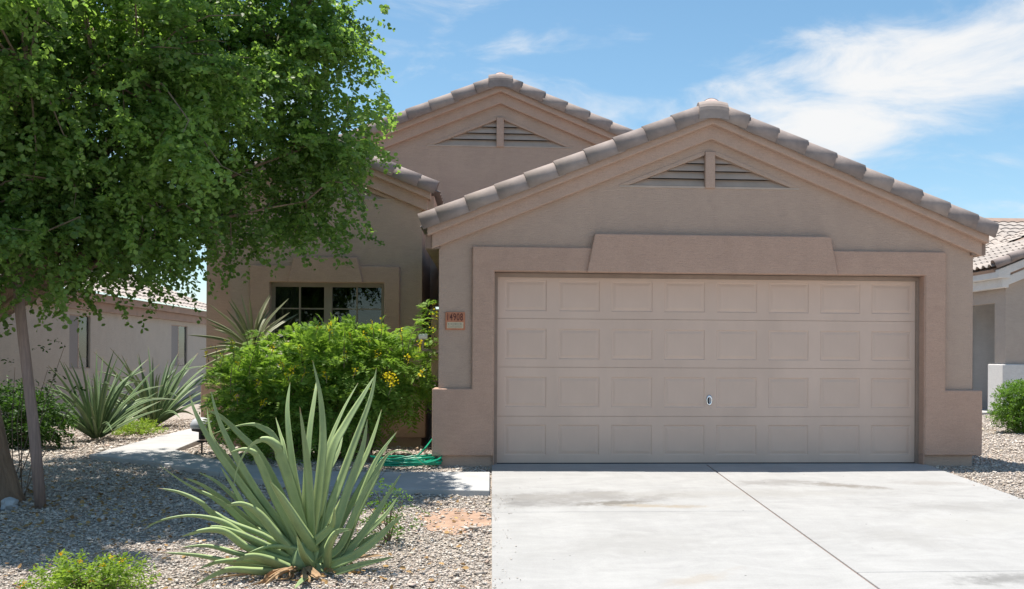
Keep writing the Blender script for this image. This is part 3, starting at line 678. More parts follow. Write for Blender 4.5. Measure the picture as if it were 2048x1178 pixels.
for a_, b_ in ((W1[0], W1[1]), (W2[0], W2[1])):
    w = empty('window', (NX, (a_+b_)/2, wb)); attach(w, nl); m_ = a_+(b_-a_)*.47
    MB().box(NX-.035, NX-.025, a_+.005, m_, wb+.02, wt-.02).build('sun_screen', MAT['screen'], w); MB().box(NX-.075, NX-.06, m_, b_-.01, wb+.02, wt-.02).build('blind', MAT['blind'], w)
    MB().box(NX-.045, NX-.04, m_+.02, b_, wb+.02, wt-.02).build('pane', MAT['glass_clear'], w)
    fr = MB(); fr.box(NX-.09, NX-.022, m_-.03, m_+.02, wb, wt); fr.box(NX-.085, NX-.024, a_, b_, wb, wb+.02); fr.box(NX-.085, NX-.024, a_, b_, wt-.02, wt); fr.build('frame', MAT['stop'], w)
MB().box(NX-.02, NX+.12, -1.8, 21, zE-.03, zE+.16).build('fascia', MAT['nfascia'], nl, bevel=.01); MB().box(NX-.02, NX+.24, -1.9, 21, zE+.16, zE+.32).build('fascia', MAT['nfascia'], nl, bevel=.01)
roof_field('roof', nl, (NX+.34, -2, zE+.30), (NX+.34, 21, zE+.30), (-math.cos(TH), 0, math.sin(TH)), 0, 4.6, MAT['tile_b'], course=.38, rib=.36, amp=.03)
roof_field('roof', nl, (NX-8.2, -2, zE+.30), (NX-8.2, 21, zE+.30), (math.cos(TH), 0, math.sin(TH)), 0, 4.6, MAT['tile_b'])

nr = empty('neighbour_house', (10, 12, 0)); tag(nr, 'beige neighbouring house with white eaves and tiled roof at right edge', 'house')
QY = 10.5; QX = at(2011, 700, QY).x
MB().box(QX, QX+.45, QY, QY+.5, -.1, 3.02).build('porch_pillar', MAT['nwall_r'], nr)
MB().box(QX-.10, 15, QY-.08, QY+.62, .02, 1.13).build('wainscot_block', MAT['nwhite'], nr, bevel=.02)
MB().box(QX+.45, 15, QY+.02, QY+.2, -.1, 3.4).build('wall', MAT['nwall_r'], nr)
MB().box(QX+.02, QX+.2, QY+.5, 20, 2.5, 3.02).build('porch_beam', MAT['nwall_r'], nr)
MB().box(QX-1.0, QX-.82, 13.41, 20, -.1, 3.3).build('side_wall', MAT['nwall_r'], nr)
MB().box(QX-1.0, QX+3, 13.2, 13.4, -.1, 3.58).build('porch_wall', MAT['nwhite'], nr)
MB().box(QX-1.4, QX+.45, QY+.45, 13.2, -.1, .05).build('porch_slab', MAT['walk'], nr)
dr = empty('front_door', (QX, 13.2, .1)); attach(dr, nr)
MB().box(QX-.45, QX+.5, 13.14, 13.198, .1, 2.25).build('door_leaf', MAT['nwhite'], dr, bevel=.004); MB().box(QX-.3, QX+.0, 13.12, 13.139, .3, 1.1).build('panel', MAT['nwhite'], dr, bevel=.01); MB().box(QX-.3, QX+.0, 13.12, 13.139, 1.25, 2.05).build('panel', MAT['nwhite'], dr, bevel=.01)
MB().box(QX-.5, QX+.5, 13.12, 13.139, .06, .14).build('threshold', MAT['black'], dr)
ez = 3.22
MB().box(QX-.312, QX-.02, QY-.25, 20, ez-.22, ez-.04).build('fascia', MAT['nwhite'], nr, bevel=.012); MB().box(QX-.172, QX-.01, QY-.16, 20, ez-.42, ez-.22).build('fascia', MAT['nwhite'], nr, bevel=.012)
for (o_a, o_b, yy, xo) in ((-.22, -.04, QY-.25, -.30), (-.42, -.22, QY-.16, -.16)):
    MB().prism([(QX+xo, ez+o_a), (QX+4, ez+o_a+SL*(4-xo)), (QX+4, ez+o_b+SL*(4-xo)), (QX+xo, ez+o_b)], yy-.006, QY+.03).build('rake_board', MAT['nwhite'], nr, bevel=.012)
MB().prism([(QX+.45, 3.0), (15, 3.0), (15, 5.6), (QX+.45, 3.0+.05)], QY+.03, QY+.2).build('gable_wall', MAT['nwall_r'], nr)
def roof_tile_mesh():
    mb = MB(); n = 9; W = .285; L = .44; rows = []
    for s_, h in ((0, .030), (L, .004)):
        rows.append([(s_, W*i/(n-1), h+.062*max(0, math.sin(math.pi*min(1, i/(n-1)*1.35)))) for i in range(n)])
        rows.append([(s_, W*i/(n-1), h-.014+.062*max(0, math.sin(math.pi*min(1, i/(n-1)*1.35)))) for i in range(n)])
    a_, b_, c, d = rows; mb.v = a_+b_+c+d
    for i in range(n-1): mb.f += [(i, i+1, 2*n+i+1, 2*n+i), (n+i+1, n+i, 3*n+i, 3*n+i+1), (i+1, i, n+i, n+i+1)]
    me = mb.mesh('roof_tile'); me.materials.append(MAT['tile_b']); return me
RT = roof_tile_mesh()
rf = empty('roof', (QX, QY, ez)); attach(rf, nr)
def lay_tiles(parent, e0, ev, upv, nu, nc, skip=None):
    ev, upv = Vector(ev).normalized(), Vector(upv).normalized(); nn = upv.cross(ev)
    if nn.z < 0: nn = -nn
    for j in range(nc):
        for i in range(nu):
            p = Vector(e0)+ev*(i*.285)+upv*(j*.40)
            if skip and skip(p): continue
            o = bpy.data.objects.new('roof_tile', RT); col.objects.link(o)
            m = Matrix((upv, ev, nn)).transposed().to_4x4(); m.translation = p; o.matrix_world = m @ Matrix.Rotation(R(random.uniform(-.8, .8)), 4, 'Z')
            o.parent = parent; o.matrix_parent_inverse = parent_world(parent).inverted()
lay_tiles(rf, (QX-.40, QY-.20, ez), (0, 1, 0), (math.cos(TH), 0, math.sin(TH)), 16, 6)
lay_tiles(rf, (QX-1.1, 13.9, ez+.55), (1, 0, 0), (0, math.cos(TH), math.sin(TH)), 14, 11)
roof_field('roof_plane', rf, (QX-.40, 14.8, ez), (QX-.40, 20, ez), (math.cos(TH), 0, math.sin(TH)), 0, 4.2, MAT['tile_b'])
roof_field('roof_plane', rf, (QX+2.9, 13.9, ez+.55), (QX+6, 13.9, ez+.55), (0, math.cos(TH), math.sin(TH)), 0, 3.6, MAT['tile_b'])
MB().prism_x([(13.95, ez+.50), (18.1, ez+.50+4.1*SL), (18.1, ez+.3), (13.95, ez+.3)], QX-1.1, QX+6).build('roof_deck', MAT['nfascia'], rf)
MB().prism([(QX-.38, ez-.03), (QX+3.2, ez-.03+3.6*SL), (QX+3.2, ez-.3), (QX-.3, ez-.10)], QY-.15, 20).build('roof_deck', MAT['nfascia'], rf)
upv = Vector((math.cos(TH), 0, math.sin(TH)))
tmn = get_tile(1, MAT['tile'])
for i in range(8):
    o = bpy.data.objects.new('rake_tile', tmn); col.objects.link(o); m = Matrix((upv, Vector((0, 1, 0)), Vector((-math.sin(TH), 0, math.cos(TH))))).transposed().to_4x4()
    m.translation = Vector((QX-.40, QY-.24, ez+.06))+upv*(.37*i); o.matrix_world = m @ Matrix.Rotation(R(1.6), 4, 'Y'); o.parent = nr; o.matrix_parent_inverse = parent_world(nr).inverted()

# ------------------------------------------------------------------ plants: generic leaf cloud
LEAF_ROUND = (np.array([(0, 0, 0), (.28, .36, .05), (.72, .33, .04), (1.0, 0, -.03), (.72, -.33, .04), (.28, -.36, .05)]), np.array([(0, 1, 2, 3), (0, 3, 4, 5)]))
LEAF_OVAL = (np.array([(0, 0, 0), (.35, .22, .04), (.72, .17, .03), (1.0, 0, -.05), (.72, -.17, .03), (.35, -.22, .04)]), np.array([(0, 1, 2, 3), (0, 3, 4, 5)]))
LEAF_STRIP = (np.array([(0, -.06, 0), (.5, -.13, .02), (1, 0, -.04), (.5, .13, .02)]), np.array([(0, 1, 2, 3)]))
def nrm(v): return v/np.maximum(1e-9, np.linalg.norm(v, axis=-1, keepdims=True))
def leaf_arrays(P, D, Nn, size, tpl):
    """P base, D direction, Nn approximate normal, size per leaf"""
    D = nrm(D); Sd = nrm(np.cross(Nn, D)); Nz = np.cross(D, Sd); T, Fq = tpl; n = len(P)
    W = P[:, None]+size[:, None, None]*(T[None, :, 0:1]*D[:, None]+T[None, :, 1:2]*Sd[:, None]+T[None, :, 2:3]*Nz[:, None])
    return W.reshape(-1, 3), (Fq[None]+np.arange(n)[:, None, None]*len(T)).reshape(-1, Fq.shape[1]), len(T)
def ellipsoids(ells, n, shell=.45):
    """n points in a union of ellipsoids, weighted to the shell; returns points and outward directions"""
    vol = np.array([e[1][0]*e[1][1]*e[1][2]*(e[2] if len(e) > 2 else 1) for e in ells]); pk = rng.choice(len(ells), n, p=vol/vol.sum())
    d = nrm(rng.normal(size=(n, 3))); r_ = rng.random(n)**shell
    C = np.array([e[0] for e in ells])[pk]; Ra = np.array([e[1] for e in ells])[pk]
    return C+d*r_[:, None]*Ra, nrm(d/Ra), r_
def sprays(P, D, L, nleaf, size, tpl, droop=.25, spread=.5, rbase=0.0, rvar=1.0, flat=.5):
    """leafy twigs: each twig starts at P, runs along D for L and droops; leaves alternate along it"""
    n = len(P); t = (np.arange(nleaf)+.6)/nleaf
    Q = P[:, None]+D[:, None]*(L[:, None]*t[None])[:, :, None]; Q[:, :, 2] -= droop*L[:, None]*(t**2)[None]
    tang = D[:, None]+np.zeros((n, nleaf, 3)); tang[:, :, 2] -= 2*droop*t[None]; tang = nrm(tang)
    upv = np.array([0, 0, 1.]); side = nrm(np.cross(tang, upv[None, None])+rng.normal(0, .12, (n, nleaf, 3)))
    sgn = np.where(np.arange(nleaf) % 2 == 0, 1., -1.)[None, :, None]
    ld = tang*spread+side*sgn*(1.0)+rng.normal(0, .32, (n, nleaf, 3)); ld[:, :, 2] -= .28
    nn = upv[None, None]*flat+rng.normal(0, .55, (n, nleaf, 3))
    Q += rng.normal(0, .32*size, Q.shape)
    sz = size*rng.uniform(.65, 1.25, (n, nleaf))
    V, Fq, k = leaf_arrays(Q.reshape(-1, 3), ld.reshape(-1, 3), nn.reshape(-1, 3), sz.ravel(), tpl)
    rn = np.clip(rbase+rvar*(rng.random(n)[:, None]*.55+rng.random((n, nleaf))*.45), 0, 1)
    return V, Fq, np.repeat(rn.ravel(), k)
def clump(P, f): return np.sin(P[:, 0]*f+1.3)*np.sin(P[:, 1]*f*1.1+.4)*np.sin(P[:, 2]*f*1.2+2.1)
def join(parts):
    V, Fq, Rn = [], [], []; b = 0
    for v, f, r_ in parts: V.append(v); Fq.append(f+b); Rn.append(r_); b += len(v)
    return np.concatenate(V), np.concatenate(Fq), np.concatenate(Rn)

# ------------------------------------------------------------------ the big tree
tree = empty('shade_tree', (-6.93, -2.1, gz(-2.1))); tag(tree, 'large shade tree with dense round green leaves filling upper left', 'tree')
tb = (-6.93, -2.1, gz(-2.1))
mb = MB(); path = [(-6.93, -2.1, -.2), (-6.94, -2.1, -.05), (-6.98, -2.1, .3), (-7.07, -2.08, .8), (-7.16, -2.0, 1.4), (-7.18, -1.85, 2.0), (-7.12, -1.6, 2.6), (-7.05, -1.4, 3.4), (-7.0, -1.3, 4.6), (-6.9, -1.2, 5.6)]
mb.tube(path, [.30, .25, .195, .175, .165, .155, .14, .11, .07, .03], 18, jit=.05); mb.build('trunk', MAT['bark'], tree, smooth=True)
ELL = [((-7.0, -1.3, 4.5), (2.7, 2.9, 2.5), 1.25), ((-4.9, -1.0, 3.75), (1.55, 1.2, 1.25), 2.0), ((-5.25, -1.1, 2.55), (1.25, .9, .66), 3.4), ((-6.55, -1.9, 2.3), (1.25, .9, .62), 1.9), ((-5.3, -.7, 5.2), (1.35, 1.4, 1.3), 1.2),
       ((-7.9, -1.7, 2.55), (1.0, 1.0, .75), 1.3), ((-4.35, -1.2, 2.75), (.66, .6, .66), 2.8), ((-5.9, -2.5, 3.6), (1.3, .9, 1.2), 1.5), ((-4.45, -1.1, 4.6), (.85, .9, .8), 1.4), ((-6.0, -1.3, 1.98), (.95, .7, .26), 2.4), ((-6.85, -2.75, 2.38), (1.6, .55, .75), 3.4), ((-6.3, -2.9, 3.5), (1.6, .6, 1.1), 1.6), ((-5.5, -2.0, 2.5), (.8, .6, .55), 1.8), ((-6.6, -2.75, 1.82), (1.0, .4, .28), 4.5), ((-4.15, -1.0, 3.4), (.55, .55, .55), 5.0), ((-4.35, -1.0, 4.4), (.5, .6, .6), 3.0), ((-8.6, -2.6, 4.3), (2.1, 2.3, 1.9), 1.0), ((-7.2, -1.9, 2.0), (1.2, .8, .35), 1.8)]  # far-left lobe is out of view, added to deepen the shade on the gravel
br = []
for e in ELL[1:]:
    c = Vector(e[0]); s_ = Vector(path[random.choice((4, 5, 6))]); m_ = (s_+c)/2+Vector((random.uniform(-.2, .2), random.uniform(-.2, .2), .35))
    br.append((s_, m_, c))
for k in range(7):
    a_ = k*.9+.3; s_ = Vector(path[6+k % 3]); c = s_+Vector((math.cos(a_)*1.9, math.sin(a_)*1.7, 1.0+.4*(k % 3))); br.append((s_, (s_+c)/2+Vector((0, 0, .25)), c))
ends = []
for s_, m_, c in br:
    pts = [s_*(1-t)**2+m_*2*t*(1-t)+c*t*t for t in [i/9 for i in range(10)]]
    MB().tube(pts, [.05*(1-i/9)+.004 for i in range(10)], 9, jit=.05).build('limb', MAT['bark'], tree, smooth=True)
    ends += pts[4:]
nb_ = 370
BC, BD, _ = ellipsoids(ELL, nb_, .44)
okb = (BC[:, 2] > np.where(BC[:, 0] > -5.5, 2.52, np.where(BC[:, 0] > -6.1, 2.1, 1.75))) & (BC[:, 0] < np.where(np.abs(BC[:, 2]-3.6) < .7, -3.70, -3.95)); BC, BD = BC[okb], BD[okb]; nb_ = len(BC)
brad = rng.uniform(.10, .26, nb_); nper = rng.integers(15, 34, nb_); own = np.repeat(np.arange(nb_), nper)
ang_ = rng.uniform(0, 2*np.pi, len(own)); hor = np.stack([np.cos(ang_), np.sin(ang_), rng.normal(.12, .22, len(own))], 1)
D = nrm(hor*.85+BD[own]*.75+rng.normal(0, .15, hor.shape)); P = BC[own]+rng.normal(0, 1, hor.shape)*brad[own][:, None]*np.array([1, 1, .55])+D*.18
bl_ = rng.random(nb_)[own]
P2, D2, r2_ = ellipsoids(ELL, 3300, .5); k = (P2[:, 2] > np.where(P2[:, 0] > -5.5, 2.25, 1.6)) & (r2_ < .93); P2, D2 = P2[k], nrm(D2[k]*.6+rng.normal(0, .5, (k.sum(), 3))+np.array([0, 0, -.2]))
k = (clump(P2, 3.4) > -.12) | (rng.random(len(P2)) < .35); P2, D2 = P2[k], D2[k]
P = np.concatenate([P, P2]); D = np.concatenate([D, D2]); bl_ = np.concatenate([bl_, rng.random(len(P2))*.5])  # inner fill sprays toned darker: the crown's inner shade put into leaf colour
k = P[:, 0]+D[:, 0]*.25 < -3.42; P, D, bl_ = P[k], D[k], bl_[k]
Lg = rng.uniform(.24, .52, len(P)); Vv, Ff, Rn = sprays(P-D*Lg[:, None]*.5, D, Lg, 36, .046, LEAF_ROUND, .40, .45, 0, 1.0)
Rn = np.clip(Rn*.62+np.repeat(bl_, 36*6)*.36, 0, 1)
mesh_np('crown', Vv, Ff, MAT['sissoo'], tree, Rn)
# twigs carrying the sprays
mb = MB(); ea = np.array([tuple(e) for e in ends])
sel = rng.choice(len(P), 420, replace=False)
for i in sel:
    p = P[i]; j = np.argmin(((ea-p)**2).sum(1)); q = ea[j]
    if np.linalg.norm(p-q) > 2.0: continue
    m_ = (p+q)/2+np.array([0, 0, .12]); mb.tube([q, m_, p, p+D[i]*Lg[i]*.6-np.array([0, 0, .06])], [.012, .008, .005, .002], 5, cap=False)
mb.build('twigs', MAT['twig'], tree, recalc=False)
# seed pods hanging under the leaves
kp = rng.choice(len(P), 500); PP = P[kp]+rng.normal(0, .1, (500, 3)); DD = np.tile([0, 0, -1.], (500, 1))+rng.normal(0, .15, (500, 3))
v, f, q = leaf_arrays(PP, DD, rng.normal(size=(500, 3)), rng.uniform(.05, .085, 500), LEAF_STRIP); tag(mesh_np('seed_pods', v, f, MAT['yucca'], tree, np.full(len(v), .95)), kind='stuff')
# low suckers with small leaves beside the trunk
sp_ = []
for (u, v_) in ((30, 735), (45, 760), (95, 740), (110, 775), (165, 780), (60, 700), (130, 690)):
    p = at(u, v_, -1.2); sp_.append(p)
Pn = np.array([tuple(p) for p in sp_]); Dn = nrm(np.array([(random.uniform(-1, 1), random.uniform(-.6, .2), random.uniform(-.1, .5)) for _ in sp_]))
Vv, Ff, Rn = sprays(Pn, Dn, np.full(len(Pn), .22), 12, .045, LEAF_OVAL, .4, .5)
mesh_np('sucker_leaves', Vv, Ff, MAT['darkleaf'], tree, Rn)
mb = MB()
for p in Pn: mb.tube([(-6.75+random.uniform(-.1, .1), -1.95, gz(-2)), (p[0]*.6-6.75*.4, -1.6, p[2]*.55), tuple(p)], [.005, .004, .002], 5)
mb.build('sucker_stems', MAT['twig'], tree)

sb_ = at(80, 1003, -2.35); st_ = at(44, 655, -2.35); sx = st_-sb_
stk = MB(); stk.tube([sb_-sx*.06, sb_+sx*.4+Vector((.012, 0, 0)), st_, st_+sx*.35], [.048, .046, .043, .040], 14)
tag(stk.build('tree_stake', MAT['stake'], smooth=True, bevel=0), 'leaning weathered wooden stake pole supporting the big tree', 'stake')
import bmesh
bm = bmesh.new(); bmesh.ops.create_icosphere(bm, subdivisions=2, radius=1)
for v in bm.verts: v.co *= 1+.22*math.sin(v.co.x*4+1)*math.cos(v.co.z*5); v.co = Vector((v.co.x*.075, v.co.y*.06, v.co.z*.065))
me = bpy.data.meshes.new('rock'); bm.to_mesh(me); bm.free()
o = link_mesh('rock', me, None, MAT['rock'], (-6.63, -2.42, gz(-2.4)+.03)); tag(o, 'single pale grey rock at the foot of the tree trunk', 'rock')

# ------------------------------------------------------------------ agaves
def agave_leaf(pts, w, th=.22, side_mix=.72, nseg=26, tipdry=.06, mat=None, slim=0):
    """pts: control points (Vector) from base to tip; w max width in m"""
    P = [Vector(p) for p in pts]; n = len(P)
    def cr(t):
        x = t*(n-1); i = min(int(x), n-2); f = x-i; p0, p1, p2, p3 = P[max(i-1, 0)], P[i], P[i+1], P[min(i+2, n-1)]
        return .5*((2*p1)+(p2-p0)*f+(2*p0-5*p1+4*p2-p3)*f*f+(3*p1-p0-3*p2+p3)*f**3)
    mb = MB(); tips = []
    ys = Vector((0, 1, 0)); prevS = None
    for k in range(nseg+1):
        t = k/nseg; c = cr(t); T = (cr(min(1, t+.02))-cr(max(0, t-.02))).normalized()
        im = Vector((-T.z, 0, T.x))
        if im.length < .2: im = Vector((1, 0, 0))
        im.normalize()
        if prevS is not None and im.dot(prevS) < 0: im = -im
        S_ = im*side_mix+ys*(1-side_mix)*(1 if prevS is None else 1); S_ = (S_-T*S_.dot(T)).normalized(); prevS = im
        nv = S_.cross(T).normalized()
        if nv.dot(Vector((0, -.3, 1))) < 0: nv = -nv
        pr = (.72+.55*math.sin(min(1, t/.55)*math.pi*.5)*.55) * (1-t**2.2)**.9 if t < 1 else 0
        q_ = min(1, max(0, (t-.42)/.3)); pr *= 1-slim*q_*q_*(3-2*q_)
        hw = max(.0015, .5*w*pr); tk = max(.0012, hw*th)
        ch = hw*.30
        mb.v += [tuple(c+S_*hw+nv*ch), tuple(c+S_*hw*.5+nv*ch*.22), tuple(c), tuple(c-S_*hw*.5+nv*ch*.22), tuple(c-S_*hw+nv*ch), tuple(c-S_*hw*.55-nv*tk*.9), tuple(c-nv*tk*1.35), tuple(c+S_*hw*.55-nv*tk*.9)]
        tips += [1.0 if t > 1-tipdry else 0.0]*8
    for k in range(nseg):
        for j in range(8): mb.f.append((k*8+j, k*8+(j+1) % 8, (k+1)*8+(j+1) % 8, (k+1)*8+j))
    me = mb.mesh('leaf', True)
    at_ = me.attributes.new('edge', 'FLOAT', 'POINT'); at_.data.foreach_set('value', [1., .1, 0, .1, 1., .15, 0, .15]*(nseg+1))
    at_ = me.attributes.new('tip', 'FLOAT', 'POINT'); at_.data.foreach_set('value', tips); me.materials.append(mat or MAT['agave'])
    return me
AY = -4.67; AC = Vector((-3.73, AY, gz(AY)))
ag = empty('agave', AC); tag(ag, 'big pale green agave with arching sword leaves in foreground gravel', 'agave')
LV = [  # crop-pixel control points, width, depth at tip (metres, + is away)
 ([(880, 900), (870, 600), (850, 430), (822, 240)], 64, -.10), ([(900, 850), (930, 600), (945, 400), (930, 190), (888, 2)], 66, .10), ([(850, 760), (872, 400), (898, 200), (910, 100)], 44, .35),
 ([(830, 800), (785, 520), (760, 270), (772, 115)], 56, .30), ([(800, 800), (745, 470), (722, 380), (698, 295)], 36, .42), ([(850, 900), (765, 600), (705, 455), (632, 410), (555, 455), (500, 560), (476, 685)], 74, -.15),
 ([(790, 900), (690, 690), (610, 510), (545, 462), (465, 474)], 62, -.05), ([(770, 900), (620, 700), (490, 480), (405, 300), (364, 155)], 60, .15), ([(800, 850), (640, 520), (510, 375), (410, 285), (345, 262)], 54, .22),
 ([(720, 900), (510, 620), (375, 430), (292, 280), (255, 180)], 58, .25), ([(830, 760), (710, 425), (625, 345), (545, 333), (440, 358), (355, 388)], 44, .30), ([(890, 985), (810, 850), (725, 710), (668, 625)], 84, -.32),
 ([(800, 1010), (690, 890), (605, 790), (520, 742), (432, 752)], 70, -.22), ([(720, 940), (560, 850), (430, 740), (290, 665), (190, 605), (98, 538)], 50, .10), ([(660, 920), (440, 830), (310, 735), (200, 682), (95, 660)], 46, .0),
 ([(720, 1005), (560, 925), (420, 835), (260, 802), (100, 828), (15, 878)], 54, -.15), ([(700, 1020), (545, 965), (435, 888), (330, 878), (212, 908)], 60, -.25), ([(720, 1040), (510, 1000), (350, 958), (205, 966)], 46, -.05),
 ([(740, 1080), (500, 1048), (300, 1008), (105, 990)], 48, -.30), ([(780, 1085), (660, 1035), (565, 1012), (478, 1036)], 76, -.45), ([(780, 1100), (600, 1090), (430, 1085), (265, 1172)], 60, -.5),
 ([(875, 1065), (835, 1000), (808, 905)], 66, -.45), ([(950, 1065), (965, 970), (1010, 888), (1092, 872)], 62, -.40), ([(910, 920), (1005, 700), (1095, 455), (1185, 205), (1217, 40)], 60, .10), ([(990, 900), (1075, 660), (1145, 460), (1170, 305)], 62, -.10),
 ([(920, 860), (985, 490), (1060, 330), (1150, 180), (1205, 85)], 60, .25), ([(905, 850), (955, 500), (1035, 280), (1122, 118)], 36, .4), ([(1050, 940), (1150, 680), (1220, 510), (1322, 368)], 50, .12), ([(1030, 990), (1125, 770), (1200, 620), (1250, 520), (1300, 472), (1375, 472), (1466, 542)], 56, .0),
 ([(1030, 960), (1145, 700), (1245, 555)], 50, -.1), ([(1060, 990), (1180, 850), (1262, 718), (1342, 585)], 50, -.1), ([(940, 1065), (1090, 1015), (1220, 920), (1300, 842), (1358, 793)], 58, -.2), ([(960, 1105), (1150, 1050), (1312, 1012)], 46, -.35),
 ([(870, 1085), (862, 1120), (835, 1135), (795, 1175)], 64, -.6), ([(960, 1010), (1120, 950), (1228, 885)], 52, .1), ([(960, 880), (1160, 500), (1243, 255)], 46, .3), ([(720, 880), (510, 720), (390, 622), (300, 578)], 40, .42), ([(700, 860), (480, 540), (375, 400), (344, 248)], 42, .35),
 ([(700, 980), (520, 900), (380, 862), (265, 900)], 46, -.2), ([(740, 940), (570, 790), (475, 640), (415, 550)], 46, .1), ([(690, 940), (500, 770), (335, 650), (225, 605)], 44, .2), ([(1000, 1010), (1150, 900), (1260, 800), (1325, 705)], 46, .1), ([(980, 940), (1105, 710), (1190, 560), (1275, 445)], 46, .2), ([(760, 1060), (560, 1035), (400, 1040), (300, 1075)], 46, -.4),
 ([(870, 1000), (700, 960), (560, 990)], 50, -.1), ([(880, 1000), (1060, 1000), (1200, 960)], 46, .3), ([(880, 960), (980, 860), (1000, 760)], 60, -.25), ([(850, 960), (900, 700), (1010, 500), (1045, 380)], 46, .36)]
for lst, w, dy in LV:
    m = len(lst); pts = []
    cb_ = AC+Vector((0, 0, .06)); first = None
    for i, (cx_, cy_) in enumerate(lst):
        u, v_ = cx_/2.572+280, cy_/2.572+720; t = (i+.35)/(m-.65); pts.append(at(u, v_, AY+dy*t))
    b0 = AC+Vector(((pts[0].x-AC.x)*.25, dy*.12, .05)); b0.z = min(b0.z, pts[0].z-.01) if pts[0].z > AC.z+.08 else pts[0].z
    pts = [b0]+pts
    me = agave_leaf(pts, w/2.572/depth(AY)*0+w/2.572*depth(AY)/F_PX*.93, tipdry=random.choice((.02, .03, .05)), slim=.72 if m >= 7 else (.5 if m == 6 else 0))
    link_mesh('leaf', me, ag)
bm_ = MB(); bm_.lathe([(.02, 0), (.09, .02), (.10, .06), (.07, .13), (.03, .18), (.0, .20)], AC, 14); bm_.build('heart', MAT['agave'], ag, smooth=True)
for i in range(18):
    a_ = random.uniform(0, 6.28); r1 = random.uniform(.28, .62); p = [AC+Vector((math.cos(a_)*r1*t+random.uniform(-.03, .03), math.sin(a_)*r1*t, .035+.03*math.sin(t*5))) for t in (.3, .55, .8, 1.0)]
    for q in p: q.z = gz(q.y)+random.uniform(.015, .05)
    me = agave_leaf(p, .05, .15, .3, 10, 0); me.materials.clear(); me.materials.append(MAT['deadleaf']); link_mesh('dead_leaf', me, ag)
def back_agave(loc, label, n, H, seed):
    rs = random.Random(seed); a = empty('agave', loc); tag(a, label, 'agave')
    for i in range(n):
        az = i*2.39996+rs.uniform(-.2, .2); el = R(86)-R(56)*((i+.5)/n)**.95; Ln = H*rs.uniform(.85, 1.15)*(1.0 if i < n*.7 else .8); h = Vector((math.cos(az), math.sin(az), 0))
        bend = rs.uniform(.02, .20) if rs.random() < .7 else rs.uniform(.3, .55)
        P = [Vector(loc)+h*.05+Vector((0, 0, .03))]
        for t in (.25, .5, .75, 1.0):
            e2 = el-bend*2.4*t*t; P.append(P[-1]+(h*math.cos(e2)+Vector((0, 0, math.sin(e2))))*Ln*.25)
        for q in P: q.z = max(q.z, .02)
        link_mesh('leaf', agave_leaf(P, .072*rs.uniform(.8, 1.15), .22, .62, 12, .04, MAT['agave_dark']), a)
back_agave((-8.16, 3.75, .0), 'agave growing in front of the left window of grey house', 58, 1.22, 3)
back_agave((-8.25, 6.6, .0), 'farther agave near the walkway in front of right window of grey house', 60, 1.35, 5)

# ------------------------------------------------------------------ flowering shrub (feathery leaves, yellow spikes)
shrub = empty('flowering_shrub', (-4.4, 1.05, 0)); tag(shrub, 'wide feathery green shrub with yellow flower spikes below the window', 'shrub')
def fronds(P, D, L, npair, psize, droop=.35):
    n = len(P); t = np.repeat((np.arange(npair)+.8)/npair, 2); sg = np.tile([1., -1.], npair)
    Q = P[:, None]+D[:, None]*(L[:, None]*t[None])[:, :, None]; Q[:, :, 2] -= droop*L[:, None]*(t**2)[None]
    tang = D[:, None]+np.zeros((n, len(t), 3)); tang[:, :, 2] -= 2*droop*t[None]; tang = nrm(tang)
    rv = rng.normal(0, .35, (n, 1, 3)); rv[:, :, 2] += 1; side = nrm(np.cross(tang, rv+np.zeros_like(tang)))
    ld = tang*.55+side*sg[None, :, None]+rng.normal(0, .08, tang.shape)
    nn = np.cross(side, tang)+rng.normal(0, .25, tang.shape); sz = psize*L[:, None]*(1.05-.55*np.abs(t[None]-.4))*rng.uniform(.85, 1.15, (n, len(t)))
    V, Fq, k = leaf_arrays(Q.reshape(-1, 3), ld.reshape(-1, 3), nn.reshape(-1, 3), sz.ravel(), LEAF_STRIP)
    rn = np.clip(rng.random(n)[:, None]*.7+rng.random((n, len(t)))*.3, 0, 1); return V, Fq, np.repeat(rn.ravel(), k)
SE = [((-4.35, .95, .95), (.95, .65, .62), 1), ((-5.15, 1.1, .78), (.70, .6, .55), 1), ((-3.72, .95, 1.05), (.52, .5, .48), 1.3), ((-4.65, .75, .55), (1.05, .5, .45), 1), ((-4.35, 1.0, 1.26), (.5, .4, .24), 1.3), ((-5.5, 1.2, .72), (.34, .45, .42), 1)]
P, D, rr = ellipsoids(SE, 3100, .40); k = (P[:, 2] > .12) & (P[:, 0] < -3.19); P, D, rr = P[k], D[k], rr[k]
D = nrm(D+rng.normal(0, .45, D.shape)+np.array([0, -.15, .25])); Lf = rng.uniform(.12, .27, len(P)); k = (clump(P, 9.0) > -.22) | (rng.random(len(P)) < .4); P, D, Lf = P[k], D[k], Lf[k]
shoots = []
for (u_, v_) in ((470, 690), (520, 665), (715, 655), (760, 650), (800, 660), (830, 640), (855, 610), (868, 660), (440, 720), (690, 640)):
    q_ = at(u_, v_, random.uniform(.45, .9)); q0 = q_-Vector((random.uniform(-.12, .12), 0, random.uniform(.3, .45))); shoots.append((q0, q_))
SP = np.array([tuple(a_.lerp(b_, t_)) for a_, b_ in shoots for t_ in (.3, .45, .6, .75, .88, 1.0) for _ in (0, 1)]); SD = nrm(rng.normal(0, 1, SP.shape)*np.array([1, .7, .3])+np.array([0, -.1, .35]))
P = np.concatenate([P, SP]); D = np.concatenate([D, SD]); Lf = np.concatenate([Lf, rng.uniform(.10, .18, len(SP))])
Vv, Ff, Rn = fronds(P, D, Lf, 8, .44); mesh_np('foliage', Vv, Ff, MAT['shrubleaf'], shrub, Rn)
mb = MB()
